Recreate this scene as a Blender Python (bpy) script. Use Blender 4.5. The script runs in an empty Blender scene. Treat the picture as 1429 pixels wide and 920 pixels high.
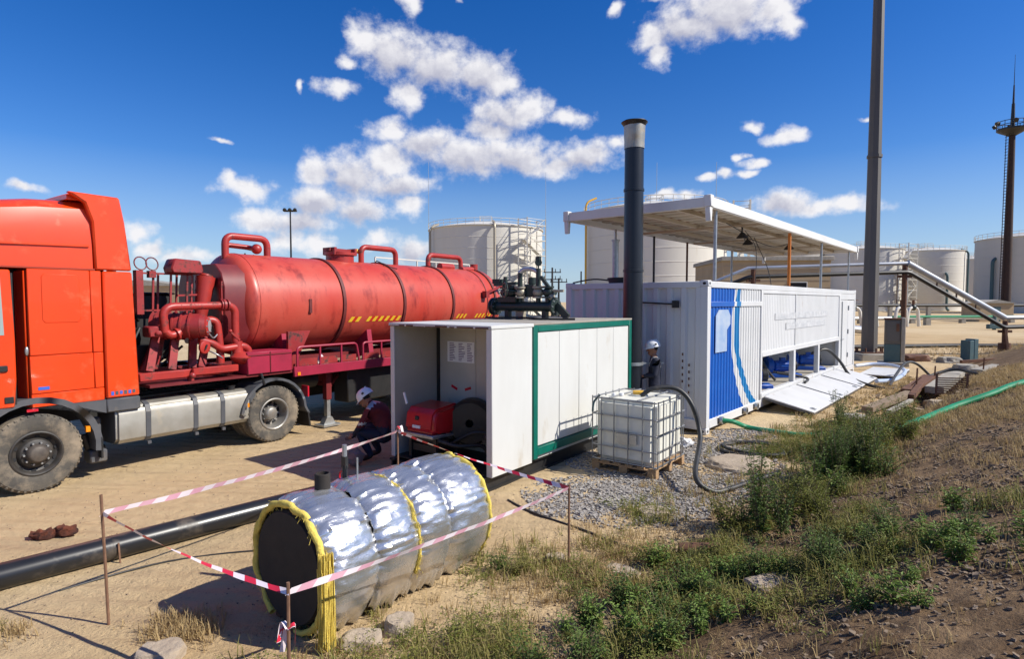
import bpy, bmesh, math, random
from mathutils import Vector, Matrix, noise, Quaternion
R = math.radians
PI = math.pi
sc = bpy.context.scene
col = sc.collection

# ------------------------------------------------------------------ camera
cam_d = bpy.data.cameras.new('camera')
cam_d.sensor_fit = 'HORIZONTAL'
cam_d.sensor_width = 36.0
cam_d.lens = 20.76
cam_d.clip_start = 0.05
cam_d.clip_end = 5000
cam = bpy.data.objects.new('camera', cam_d)
col.objects.link(cam)
cam.location = (0, 0, 2.5)
cam.rotation_euler = (R(90 - 2.71), 0, 0)
sc.camera = cam

# ------------------------------------------------------------------ world
SUN_EL, SUN_AZ = R(41), math.atan2(.975, -.223)      # azimuth from +Y towards +X
SKY_STRENGTH = 0.085
w = bpy.data.worlds.new('World')
sc.world = w
w.use_nodes = True
nt = w.node_tree
nt.nodes.clear()
def WN(t, **k):
    n = nt.nodes.new(t)
    for a, b in k.items(): setattr(n, a, b)
    return n
def WM(op, a, b=None, c=None, clamp=False):
    n = WN('ShaderNodeMath', operation=op, use_clamp=clamp)
    for i, s in enumerate((a, b, c)):
        if s is None: continue
        if hasattr(s, 'is_linked') or hasattr(s, 'links'): nt.links.new(s, n.inputs[i])
        else: n.inputs[i].default_value = s
    return n.outputs[0]
wo = WN('ShaderNodeOutputWorld')
bg = WN('ShaderNodeBackground'); bg.inputs['Strength'].default_value = SKY_STRENGTH
nt.links.new(bg.outputs[0], wo.inputs[0])
sky = WN('ShaderNodeTexSky', sky_type='NISHITA')
sky.sun_disc = False
sky.sun_elevation = SUN_EL
sky.sun_rotation = SUN_AZ
sky.altitude = 300
sky.air_density = 1.0
sky.dust_density = 0.25
sky.ozone_density = 4.0
hs = WN('ShaderNodeHueSaturation')
hs.inputs['Hue'].default_value = 0.515
hs.inputs['Saturation'].default_value = 1.36
hs.inputs['Value'].default_value = 1.25
nt.links.new(sky.outputs[0], hs.inputs['Color'])
tc = WN('ShaderNodeTexCoord')
sp = WN('ShaderNodeSeparateXYZ'); nt.links.new(tc.outputs['Generated'], sp.inputs[0])
az = WM('ARCTAN2', sp.outputs[0], sp.outputs[1])
hor = WM('SQRT', WM('ADD', WM('MULTIPLY', sp.outputs[0], sp.outputs[0]), WM('MULTIPLY', sp.outputs[1], sp.outputs[1])))
el = WM('DIVIDE', sp.outputs[2], WM('MAXIMUM', hor, 0.02))
cxyz = WN('ShaderNodeCombineXYZ')
nt.links.new(az, cxyz.inputs[0]); nt.links.new(el, cxyz.inputs[1])
P = cxyz.outputs[0]
# slow warp so that no cloud is an ellipse
wn = WN('ShaderNodeTexNoise'); wn.inputs['Scale'].default_value = 20; wn.inputs['Detail'].default_value = 4
nt.links.new(P, wn.inputs['Vector'])
wv = WN('ShaderNodeVectorMath', operation='MULTIPLY_ADD')
nt.links.new(wn.outputs['Color'], wv.inputs[0]); wv.inputs[1].default_value = (.055, .036, 0)
wv2 = WN('ShaderNodeVectorMath', operation='SUBTRACT'); nt.links.new(P, wv2.inputs[0]); wv2.inputs[1].default_value = (.0275, .018, 0)
nt.links.new(wv2.outputs[0], wv.inputs[2])
PW = wv.outputs[0]
# cumulus puffs: azimuth, tangent of elevation, half width, half height (in thousandths)
PUFFS = []
def puffs(ox, oy, k, L):
    for X, Y, a, b in L:
        u, v = ox + X / k, oy + Y / k
        ph = math.atan((u - 714.5) / 824)
        PUFFS.append((ph, (421 - v) / 824 * math.cos(ph), 1.24 * a / k / 824 * math.cos(ph) ** 2, 1.24 * b / k / 824 * math.cos(ph)))
puffs(300, 0, 2.3, [(500,150,85,70),(600,185,110,80),(720,230,140,75),(850,250,105,65),(915,275,62,60),(622,320,55,52),(430,215,34,20),
 (930,370,110,58),(1010,370,62,62),(1120,385,82,28),(560,430,62,42),(680,470,110,52),(830,500,160,68),(980,512,140,58),(1090,540,76,36),(1195,500,110,46),(1278,462,48,27),(880,430,70,40),
 (340,560,66,48),(460,560,130,70),(560,530,85,60),(600,590,110,42),(340,650,115,52),(470,672,110,42),(630,665,54,34),(150,710,84,42),(280,715,112,37),
 (405,298,60,33),(298,290,18,20),(110,608,88,36),(60,580,40,32),(630,25,38,40),(797,20,17,25),(530,765,56,40),(220,780,75,44),(330,790,66,44),(30,455,44,12),(640,800,90,42)])
puffs(850, 0, 2.875, [(300,130,155,85),(450,60,205,118),(620,60,112,95),(170,165,92,54),(185,240,52,52),(690,110,52,44),(200,-4,85,28),(15,60,26,36),
 (560,517,48,20),(690,548,92,30),(518,628,30,18),(585,655,58,22),(545,700,38,16),(450,708,36,20),(380,728,42,18),(1000,498,32,11),(680,815,135,46),(810,825,125,38),(950,820,135,37),(300,790,54,24),(200,795,48,20)])
puffs(0, 0, 1, [(190,322,28,15),(212,345,22,10),(255,356,46,10),(40,262,30,8)])
acc = None; acc2 = None
for ph, e, a, b in PUFFS:
    m = WN('ShaderNodeVectorMath', operation='MULTIPLY_ADD')
    nt.links.new(PW, m.inputs[0]); m.inputs[1].default_value = (1 / a, 1 / b, 0); m.inputs[2].default_value = (-ph / a, -e / b, 0)
    L = WN('ShaderNodeVectorMath', operation='LENGTH'); nt.links.new(m.outputs[0], L.inputs[0])
    acc = L.outputs['Value'] if acc is None else WM('SMOOTH_MIN', acc, L.outputs['Value'], 0.30)
    if a > .055:      # the flat shaded base hangs in the lower half of each big puff
        m2 = WN('ShaderNodeVectorMath', operation='ADD'); nt.links.new(m.outputs[0], m2.inputs[0]); m2.inputs[1].default_value = (.12, .42, 0)
        L2 = WN('ShaderNodeVectorMath', operation='LENGTH'); nt.links.new(m2.outputs[0], L2.inputs[0])
        acc2 = L2.outputs['Value'] if acc2 is None else WM('SMOOTH_MIN', acc2, L2.outputs['Value'], 0.3)
base = WM('SUBTRACT', 1.0, acc2, clamp=True)
fn = WN('ShaderNodeTexNoise'); fn.inputs['Scale'].default_value = 26; fn.inputs['Detail'].default_value = 9; fn.inputs['Roughness'].default_value = .62
nt.links.new(P, fn.inputs['Vector'])
# the same kind of fair-weather cloud all round the rest of the sky
bn = WN('ShaderNodeTexNoise'); bn.inputs['Scale'].default_value = 4.5; bn.inputs['Detail'].default_value = 3
nt.links.new(P, bn.inputs['Vector'])
rest = WM('MULTIPLY', WM('SUBTRACT', bn.outputs['Fac'], .60), 6.0)
away = WM('MULTIPLY', WM('SUBTRACT', WM('ABSOLUTE', az), .80), 6.0, clamp=True)
away2 = WM('MULTIPLY', WM('SUBTRACT', el, .60), 6.0, clamp=True)
away = WM('MAXIMUM', away, away2)
rest = WM('SUBTRACT', WM('MULTIPLY', WM('ADD', rest, 1.0), away), 1.0)
q = WM('MAXIMUM', WM('SUBTRACT', 1.0, acc), rest)
dens = WM('ADD', q, WM('MULTIPLY', WM('SUBTRACT', fn.outputs['Fac'], .46), 1.6))
mr = WN('ShaderNodeMapRange', interpolation_type='SMOOTHSTEP')
mr.inputs['From Min'].default_value = 0.0; mr.inputs['From Max'].default_value = .80; mr.inputs['To Max'].default_value = .97
nt.links.new(dens, mr.inputs['Value'])
hz = WM('MULTIPLY', el, 14.0, clamp=True)
alpha = WM('MULTIPLY', mr.outputs[0], hz)
# relief: the cloud is brighter where the puff faces up and right, towards the sun
of = WN('ShaderNodeVectorMath', operation='ADD'); nt.links.new(P, of.inputs[0]); of.inputs[1].default_value = (.006, .014, 0)
fn2 = WN('ShaderNodeTexNoise'); fn2.inputs['Scale'].default_value = 26; fn2.inputs['Detail'].default_value = 5; fn2.inputs['Roughness'].default_value = .6
nt.links.new(of.outputs[0], fn2.inputs['Vector'])
fn3 = WN('ShaderNodeTexNoise'); fn3.inputs['Scale'].default_value = 26; fn3.inputs['Detail'].default_value = 5; fn3.inputs['Roughness'].default_value = .62
nt.links.new(P, fn3.inputs['Vector'])
rel = WM('SUBTRACT', fn3.outputs['Fac'], fn2.outputs['Fac'])
sh = WM('ADD', WM('MULTIPLY', rel, 1.6), WM('SUBTRACT', 1.0, WM('MULTIPLY', base, 1.15)), clamp=True)
cm = WN('ShaderNodeMix', data_type='RGBA')
cm.inputs[6].default_value = (5.0, 5.05, 6.0, 1); cm.inputs[7].default_value = (8.8, 8.7, 8.9, 1)
nt.links.new(sh, cm.inputs[0])
fm = WN('ShaderNodeMix', data_type='RGBA')
hm = WN('ShaderNodeMix', data_type='RGBA'); hm.inputs[7].default_value = (3.6, 4.9, 7.0, 1)      # pale blue air along the whole horizon
nt.links.new(WM('MULTIPLY', WM('SUBTRACT', 1.0, WM('MULTIPLY', el, 4.5), clamp=True), .75), hm.inputs[0]); nt.links.new(hs.outputs[0], hm.inputs[6])
nt.links.new(alpha, fm.inputs[0]); nt.links.new(hm.outputs[2], fm.inputs[6]); nt.links.new(cm.outputs[2], fm.inputs[7])
nt.links.new(fm.outputs[2], bg.inputs['Color'])

# ------------------------------------------------------------------ sun and exposure
sun_vec = Vector((math.sin(SUN_AZ) * math.cos(SUN_EL), math.cos(SUN_AZ) * math.cos(SUN_EL), math.sin(SUN_EL)))
sd = bpy.data.lights.new('sun', 'SUN'); sd.energy = 5.0; sd.angle = R(.53); sd.color = (1.0, .95, .86)
so = bpy.data.objects.new('sun', sd); col.objects.link(so)
so.rotation_euler = (-sun_vec).to_track_quat('-Z', 'Y').to_euler()
so.location = (20, -5, 30)
sc.view_settings.view_transform = 'Standard'
sc.view_settings.look = 'None'
sc.view_settings.exposure = 0.32
sc.view_settings.gamma = 1.0
sc.view_settings.use_curve_mapping = False
sc.cycles.max_bounces = 6
sc.cycles.transparent_max_bounces = 6

# ------------------------------------------------------------------ helpers
class MB:
    """collects faces; build() links them as one mesh object"""
    def __init__(s): s.v = []; s.f = []; s.m = []; s.c = 0
    def mat(s, i): s.c = i; return s
    def add(s, vs, fs):
        o = len(s.v); s.v += [tuple(p) for p in vs]
        for f in fs: s.f.append([i + o for i in f]); s.m.append(s.c)
        return s
    def box(s, x0, x1, y0, y1, z0, z1):
        return s.add([(x0,y0,z0),(x1,y0,z0),(x1,y1,z0),(x0,y1,z0),(x0,y0,z1),(x1,y0,z1),(x1,y1,z1),(x0,y1,z1)],
              [(0,3,2,1),(4,5,6,7),(0,1,5,4),(1,2,6,5),(2,3,7,6),(3,0,4,7)])
    def bar(s, p, q, w_, h_, up=(0,0,1)):
        p, q = Vector(p), Vector(q); d = (q - p).normalized(); u = Vector(up)
        if abs(d.dot(u)) > .99: u = Vector((1,0,0))
        x = d.cross(u).normalized() * w_ / 2; y = x.cross(d).normalized() * h_ / 2
        vs = [p - x - y, p + x - y, p + x + y, p - x + y, q - x - y, q + x - y, q + x + y, q - x + y]
        return s.add(vs, [(0,1,2,3),(7,6,5,4),(0,4,5,1),(1,5,6,2),(2,6,7,3),(3,7,4,0)])
    def lathe(s, prof, o=(0,0,0), d=(0,0,1), n=20, a0=0, a1=2*PI):
        o, d = Vector(o), Vector(d).normalized()
        u = Vector((1,0,0)) if abs(d.x) < .9 else Vector((0,0,1))
        x = d.cross(u).normalized(); y = d.cross(x)
        full = abs(a1 - a0 - 2*PI) < 1e-6; k = n if full else n + 1
        vs = []; fs = []
        for r, h in prof:
            for i in range(k):
                a = a0 + (a1 - a0) * i / n
                vs.append(o + d * h + (x * math.cos(a) + y * math.sin(a)) * max(r, 1e-4))
        for j in range(len(prof) - 1):
            for i in range(n):
                b = (i + 1) % k if full else i + 1
                fs.append((j*k+i, (j+1)*k+i, (j+1)*k+b, j*k+b))
        return s.add(vs, fs)
    def cyl(s, p, q, r, r2=None, n=14):
        p, q = Vector(p), Vector(q); h = (q - p).length; r2 = r if r2 is None else r2
        return s.lathe([(0,0),(r,0),(r2,h),(0,h)], p, q - p, n)
    def tube(s, pts, r, n=8, closed=False):
        pts = [Vector(p) for p in pts]; N = len(pts); vs = []; fs = []; u = None
        for i, p in enumerate(pts):
            a = pts[(i-1) % N] if (closed or i) else p; b = pts[(i+1) % N] if (closed or i < N-1) else p
            d = (b - a).normalized()
            if u is None:
                u = Vector((0,0,1)) if abs(d.z) < .9 else Vector((1,0,0))
            u = (u - d * u.dot(d)).normalized(); w_ = d.cross(u)
            rr = r[i] if isinstance(r, (list, tuple)) else r
            vs += [p + (u * math.cos(2*PI*k/n) + w_ * math.sin(2*PI*k/n)) * rr for k in range(n)]
        for i in range(N if closed else N - 1):
            j = (i + 1) % N
            fs += [(i*n+k, i*n+(k+1) % n, j*n+(k+1) % n, j*n+k) for k in range(n)]
        if not closed: fs += [tuple(range(n-1, -1, -1)), tuple((N-1)*n + k for k in range(n))]
        return s.add(vs, fs)
    def prism(s, poly, axis, a, b):
        def P3(p, t): return {'x': (t,p[0],p[1]), 'y': (p[0],t,p[1]), 'z': (p[0],p[1],t)}[axis]
        n = len(poly)
        vs = [P3(p, a) for p in poly] + [P3(p, b) for p in poly]
        fs = [tuple(range(n)), tuple(range(2*n-1, n-1, -1))] + [(i, i+n, (i+1) % n + n, (i+1) % n) for i in range(n)]
        return s.add(vs, fs)
    def ball(s, c, rx, ry=None, rz=None, n=12, m=8):
        ry = ry or rx; rz = rz or rx; vs = []; fs = []
        for j in range(m + 1):
            t = PI * j / m
            for i in range(n):
                a = 2*PI*i/n
                vs.append((c[0]+rx*math.sin(t)*math.cos(a), c[1]+ry*math.sin(t)*math.sin(a), c[2]+rz*math.cos(t)))
        for j in range(m):
            for i in range(n): fs.append((j*n+i, (j+1)*n+i, (j+1)*n+(i+1) % n, j*n+(i+1) % n))
        return s.add(vs, fs)
    def build(s, name, mats, parent=None, bevel=0, ang=38, seg=1, merge=True):
        me = bpy.data.meshes.new(name)
        me.from_pydata(s.v, [], s.f)
        for m in (mats if isinstance(mats, (list, tuple)) else [mats]): me.materials.append(m)
        me.polygons.foreach_set('material_index', s.m)
        bm = bmesh.new(); bm.from_mesh(me)
        if merge: bmesh.ops.remove_doubles(bm, verts=bm.verts, dist=2e-5)
        bmesh.ops.dissolve_degenerate(bm, dist=1e-6, edges=bm.edges)
        bmesh.ops.recalc_face_normals(bm, faces=bm.faces)
        if bevel:
            es = [e for e in bm.edges if len(e.link_faces) == 2 and e.calc_face_angle(0) > R(40)]
            bmesh.ops.bevel(bm, geom=es, offset=bevel, segments=seg, affect='EDGES', clamp_overlap=True)
        bm.to_mesh(me); bm.free()
        if ang:
            me.polygons.foreach_set('use_smooth', [True] * len(me.polygons))
            me.set_sharp_from_angle(angle=R(ang))
        o = bpy.data.objects.new(name, me); col.objects.link(o)
        if parent: o.parent = parent
        return o
def tag(o, label, cat, group=None):
    o['label'] = label; o['category'] = cat
    if group: o['group'] = group
    return o
def thing(name, label, cat, loc=(0,0,0), rz=0, group=None):
    o = bpy.data.objects.new(name, None); col.objects.link(o)
    o.empty_display_size = .2
    o.location = loc; o.rotation_euler = (0, 0, rz)
    return tag(o, label, cat, group)
def dup(root, loc=None, rz=None, label=None, scale=None):
    def cp(o, par):
        c = o.copy(); col.objects.link(c)
        if par: c.parent = par
        for ch in [x for x in KIDS.get(o.name, o.children)]: cp(ch, c)
        return c
    r = cp(root, None)
    if loc is not None: r.location = loc
    if rz is not None: r.rotation_euler = (0, 0, rz)
    if label: r['label'] = label
    if scale: r.scale = (scale,) * 3 if not isinstance(scale, tuple) else scale
    return r
KIDS = {}
def cr(pts, n=8, closed=False):
    """Catmull-Rom through the points"""
    pts = [Vector(p) for p in pts]; N = len(pts); out = []
    for i in range(N if closed else N - 1):
        a, b, c, d = (pts[(i-1) % N], pts[i], pts[(i+1) % N], pts[(i+2) % N]) if closed else (pts[max(i-1,0)], pts[i], pts[i+1], pts[min(i+2,N-1)])
        for k in range(n):
            t = k / n
            out.append(.5*((2*b) + (c-a)*t + (2*a-5*b+4*c-d)*t*t + (3*b-a-3*c+d)*t**3))
    if not closed: out.append(pts[-1])
    return out
def fil(pts, rad, n=5):
    """straight pipe runs with rounded elbows"""
    pts = [Vector(p) for p in pts]; out = [pts[0]]
    for i in range(1, len(pts) - 1):
        a, b, c = pts[i-1], pts[i], pts[i+1]
        d1, d2 = (a - b), (c - b); r = min(rad, d1.length * .49, d2.length * .49)
        p, q = b + d1.normalized() * r, b + d2.normalized() * r
        for k in range(n + 1):
            t = k / n; out.append(p * (1-t)**2 + b * 2*t*(1-t) + q * t*t)
    out.append(pts[-1]); return out

# ------------------------------------------------------------------ materials
def mat(name, c1, c2=None, sc_=3.0, rough=.55, metal=0, bump=0, bs=40, c3=None, s3=2.0, t3=.6, w3=.08, r3=None, coat=0, stretch=None, spec=.5, trans=0, bd=.01, det=5):
    m = bpy.data.materials.new(name); m.use_nodes = True; t = m.node_tree; b = t.nodes['Principled BSDF']
    b.inputs['Roughness'].default_value = rough; b.inputs['Metallic'].default_value = metal
    b.inputs['Coat Weight'].default_value = coat; b.inputs['Specular IOR Level'].default_value = spec
    b.inputs['Base Color'].default_value = (*c1, 1)
    if trans: b.inputs['Transmission Weight'].default_value = trans
    co = t.nodes.new('ShaderNodeTexCoord'); V = co.outputs['Object']
    if stretch:
        mp = t.nodes.new('ShaderNodeMapping'); mp.inputs['Scale'].default_value = stretch
        t.links.new(V, mp.inputs[0]); V = mp.outputs[0]
    def nz(s_, d=det, r=.6):
        n = t.nodes.new('ShaderNodeTexNoise'); n.inputs['Scale'].default_value = s_; n.inputs['Detail'].default_value = d; n.inputs['Roughness'].default_value = r
        t.links.new(V, n.inputs['Vector']); return n.outputs['Fac']
    def rng(v, a, c):
        n = t.nodes.new('ShaderNodeMapRange'); n.inputs['From Min'].default_value = a; n.inputs['From Max'].default_value = c
        t.links.new(v, n.inputs['Value']); return n.outputs[0]
    cur = None
    if c2:
        x = t.nodes.new('ShaderNodeMix'); x.data_type = 'RGBA'; x.inputs[6].default_value = (*c1, 1); x.inputs[7].default_value = (*c2, 1)
        t.links.new(rng(nz(sc_), .32, .68), x.inputs[0]); cur = x.outputs[2]
    if c3:
        x = t.nodes.new('ShaderNodeMix'); x.data_type = 'RGBA'; x.inputs[7].default_value = (*c3, 1)
        if cur: t.links.new(cur, x.inputs[6])
        else: x.inputs[6].default_value = (*c1, 1)
        fac = rng(nz(s3, 8, .68), t3, t3 + w3)
        t.links.new(fac, x.inputs[0]); cur = x.outputs[2]
        if r3 is not None:
            y = t.nodes.new('ShaderNodeMix'); y.inputs[2].default_value = rough; y.inputs[3].default_value = r3
            t.links.new(fac, y.inputs[0]); t.links.new(y.outputs[0], b.inputs['Roughness'])
            if metal:
                y = t.nodes.new('ShaderNodeMix'); y.inputs[2].default_value = metal; y.inputs[3].default_value = 0
                t.links.new(fac, y.inputs[0]); t.links.new(y.outputs[0], b.inputs['Metallic'])
    if cur: t.links.new(cur, b.inputs['Base Color'])
    if bump:
        bn_ = t.nodes.new('ShaderNodeBump'); bn_.inputs['Strength'].default_value = bump; bn_.inputs['Distance'].default_value = bd
        t.links.new(nz(bs), bn_.inputs['Height']); t.links.new(bn_.outputs[0], b.inputs['Normal'])
    return m
SAND = (.36, .26, .165)
M = dict(
 orange=mat('orange_paint', (.76,.060,.007), (.66,.050,.007), 1.2, .3, c3=(.60,.15,.055), s3=2.2, t3=.56, w3=.2, r3=.6, coat=.25, bump=.02, bs=3),
 orange2=mat('orange_paint_seam', (.33,.03,.006), rough=.5),
 dkgrey=mat('grey_plastic', (.06,.065,.075), (.09,.09,.095), 4, .55, c3=(.2,.16,.11), s3=3, t3=.58, w3=.2),
 black=mat('black_paint', (.012,.012,.013), (.022,.021,.02), 5, .5, c3=(.10,.08,.055), s3=4, t3=.6, w3=.2),
 interior=mat('dark_interior', (.012,.012,.014), rough=.8),
 tyre=mat('tyre_rubber', (.05,.047,.043), (.10,.088,.07), 5, .85, bump=.3, bs=60, c3=(.27,.215,.15), s3=3, t3=.44, w3=.22),
 rim=mat('rim_steel', (.32,.31,.29), (.24,.22,.19), 6, .45, .5, c3=(.19,.14,.09), s3=6, t3=.55, w3=.15, r3=.8),
 rimdk=mat('rim_dark', (.02,.019,.018), (.05,.042,.035), 9, .55),
 alu=mat('fuel_tank_metal', (.44,.42,.37), (.33,.31,.26), 3, .42, .55, c3=(.3,.24,.16), s3=2.2, t3=.56, w3=.2, r3=.75, bump=.1, bs=8),
 steel=mat('galvanised_steel', (.45,.46,.46), (.34,.35,.35), 12, .42, .7),
 red=mat('tank_red', (.47,.042,.026), (.50,.088,.058), .8, .38, c3=(.25,.026,.02), s3=2.2, t3=.53, w3=.16, stretch=(1.6,1.6,.4), bump=.05, bs=25),
 maroon=mat('maroon_paint', (.24,.018,.02), (.34,.035,.032), 3, .45, c3=(.045,.022,.018), s3=6, t3=.52, w3=.12, r3=.85, bump=.15, bs=30),
 maroon2=mat('dark_maroon', (.13,.012,.016), (.18,.02,.02), 3, .5),
 redpipe=mat('red_pipe_paint', (.42,.035,.025), (.30,.025,.022), 4, .42, c3=(.10,.03,.022), s3=7, t3=.56, w3=.12, r3=.85),
 magenta=mat('crimson_paint', (.36,.018,.05), (.27,.016,.04), 3, .45, c3=(.2,.13,.1), s3=5, t3=.64, w3=.12),
 band=mat('tank_band', (.09,.012,.012), (.15,.025,.02), 6, .6),
 yellow=mat('yellow_paint', (.75,.42,.03), (.62,.36,.05), 6, .45),
 stripe_r=mat('stripe_red', (.55,.03,.02), rough=.4), stripe_y=mat('stripe_yellow', (.80,.50,.03), rough=.4),
 white=mat('white_panel', (.63,.63,.60), (.57,.565,.53), 1.5, .5, c3=(.45,.39,.30), s3=2.6, t3=.6, w3=.2, bump=.04, bs=4, stretch=(1,1,.35)),
 white2=mat('white_container_paint', (.64,.64,.635), (.575,.575,.565), 1.4, .42, c3=(.38,.29,.2), s3=3.0, t3=.62, w3=.14, r3=.8, stretch=(1,1,.3), bump=.04, bs=3),
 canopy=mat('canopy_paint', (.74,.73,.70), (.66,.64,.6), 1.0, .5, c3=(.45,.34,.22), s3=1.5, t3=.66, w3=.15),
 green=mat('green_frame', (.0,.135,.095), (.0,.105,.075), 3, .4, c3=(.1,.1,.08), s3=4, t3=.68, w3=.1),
 canopyu=mat('bounce_tan_canopy_underside', (.50,.43,.33), (.42,.35,.26), 1.0, .65, c3=(.30,.22,.14), s3=1.6, t3=.62, w3=.15),  # warm tan of ground-bounced light under the roof, put into the colour
 brick=mat('far_brick', (.44,.33,.20), (.37,.27,.16), .6, .9),
 rust=mat('rusty_steel', (.16,.07,.035), (.09,.04,.025), 8, .85, bump=.2, bs=40),
 mast=mat('dark_mast', (.05,.025,.018), (.03,.017,.014), 2, .8),
 rustl=mat('rusty_rod', (.24,.13,.075), (.14,.07,.04), 14, .85),
 pvc=mat('black_polyethylene', (.012,.013,.015), (.02,.02,.021), 3, .3, c3=(.14,.11,.08), s3=2.5, t3=.56, w3=.25, r3=.7),
 stack=mat('stack_black', (.010,.013,.020), (.016,.018,.024), 3, .34, c3=(.08,.08,.08), s3=5, t3=.69, w3=.05),
 hose=mat('black_hose', (.018,.018,.018), (.035,.033,.03), 5, .5, c3=(.13,.105,.075), s3=5, t3=.56, w3=.2, r3=.8),
 ghose=mat('green_hose', (.015,.22,.085), (.02,.28,.12), 4, .35, c3=(.14,.2,.1), s3=6, t3=.6, w3=.2),
 bhose=mat('pale_blue_hose', (.52,.60,.72), (.42,.50,.66), 6, .3),
 blue=mat('pump_blue', (.008,.10,.50), (.008,.075,.38), 5, .35, c3=(.05,.05,.06), s3=8, t3=.66, w3=.08),
 ibc=mat('milky_plastic', (.72,.71,.63), (.66,.64,.55), 1.5, .4, c3=(.5,.44,.33), s3=3, t3=.62, w3=.2),
 cage=mat('cage_tube', (.34,.34,.34), (.25,.25,.25), 10, .45, .6, c3=(.2,.13,.08), s3=9, t3=.68, w3=.1, r3=.8),
 wood=mat('pallet_wood', (.42,.27,.14), (.30,.185,.095), 3, .8, stretch=(1,8,8), bump=.25, bs=20, c3=(.16,.11,.07), s3=3, t3=.62, w3=.2),
 wood2=mat('old_plank', (.27,.2,.13), (.17,.12,.08), 3, .9, stretch=(1,8,8), bump=.3, bs=20),
 wool=mat('glass_wool', (.80,.62,.12), (.66,.50,.10), 30, .95, bump=.9, bs=70, stretch=(1,1,1)),
 soot=mat('coated_end_plate', (.017,.014,.012), (.026,.02,.016), 8, .8, bump=.15, bs=60),
 concrete=mat('concrete', (.36,.33,.28), (.27,.245,.20), 5, .9, bump=.4, bs=25),
 stone=mat('pale_stone', (.42,.34,.25), (.33,.26,.19), 6, .95, bump=.7, bs=18, bd=.03),
 tankw=mat('storage_tank_paint', (.66,.63,.56), (.58,.55,.48), .12, .55, c3=(.44,.36,.26), s3=.5, t3=.63, w3=.2, stretch=(1,1,.12)),
 tankg=mat('storage_tank_grey', (.54,.52,.47), (.47,.45,.40), .12, .6, c3=(.36,.3,.22), s3=.5, t3=.63, w3=.2, stretch=(1,1,.12)),
 pole=mat('pole_paint', (.13,.118,.104), (.09,.082,.073), 1.0, .6, c3=(.14,.075,.05), s3=2, t3=.63, w3=.1, stretch=(1,1,.2)),
 teal=mat('faded_teal_paint', (.045,.10,.115), (.07,.12,.125), 4, .7, c3=(.15,.08,.05), s3=5, t3=.6, w3=.12),
 cladding=mat('pipe_cladding', (.55,.56,.57), (.44,.45,.46), 2, .4, .5),
 navy=mat('navy_coverall', (.012,.015,.032), (.02,.023,.042), 12, .9, bump=.4, bs=25, bd=.02),
 jacket=mat('maroon_jacket', (.10,.01,.016), (.14,.015,.02), 10, .9, bump=.4, bs=25, bd=.02),
 skin=mat('skin', (.36,.17,.10), (.32,.14,.08), 10, .6), hair=mat('hair', (.012,.009,.007), rough=.7),
 reflect=mat('reflective_tape', (.5,.5,.48), rough=.35, metal=.3), helmet=mat('white_helmet', (.80,.80,.80), rough=.25),
 boot=mat('boot', (.02,.016,.013), rough=.7), cloth=mat('dusty_cloth', (.30,.19,.16), (.22,.14,.12), 9, .95, bump=.5, bs=12),
 tape_p=mat('tape_backlit_pink', (.72,.34,.42), (.70,.42,.48), 9, .35),  # red stripes paled: light coming through the tape is put into the colour
 innerw=mat('shade_toned_inner_panel', (.46,.44,.39), (.38,.35,.30), 1.4, .7, c3=(.2,.17,.13), s3=2, t3=.62, w3=.2),  # white panels greyed: the shade inside the bay is put into the colour
 tape_w=mat('tape_white', (.82,.72,.74), rough=.35), tape_r=mat('tape_red', (.66,.03,.06), rough=.35),
 burner=mat('burner_red', (.48,.012,.018), (.4,.012,.018), 5, .3, coat=.2), paper=mat('paper', (.74,.74,.76), rough=.8),
 ink=mat('print', (.10,.04,.16), rough=.8), glass=mat('gauge_glass', (.3,.36,.36), rough=.08),
 orange3=mat('orange_post', (.62,.19,.02), (.5,.15,.02), 5, .5), lamp=mat('amber_lens', (.85,.25,.01), rough=.25),
 redlens=mat('red_lens', (.5,.015,.03), rough=.25), valve=mat('bronze_valve', (.42,.37,.28), (.3,.26,.2), 10, .5, .3),
 dblue=mat('dark_green_paint', (.014,.028,.024), (.024,.035,.03), 6, .45), plastic=mat('white_plastic_bag', (.7,.7,.7), rough=.35),
 hubdirt=mat('dirty_hub', (.12,.10,.08), (.06,.05,.045), 9, .6, .3),
 badge=mat('badge_blue', (.05,.12,.5), rough=.3), rag=mat('rust_rag', (.15,.04,.018), (.02,.008,.006), 12, .95, bump=.6, bs=30, bd=.02),
)
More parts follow.
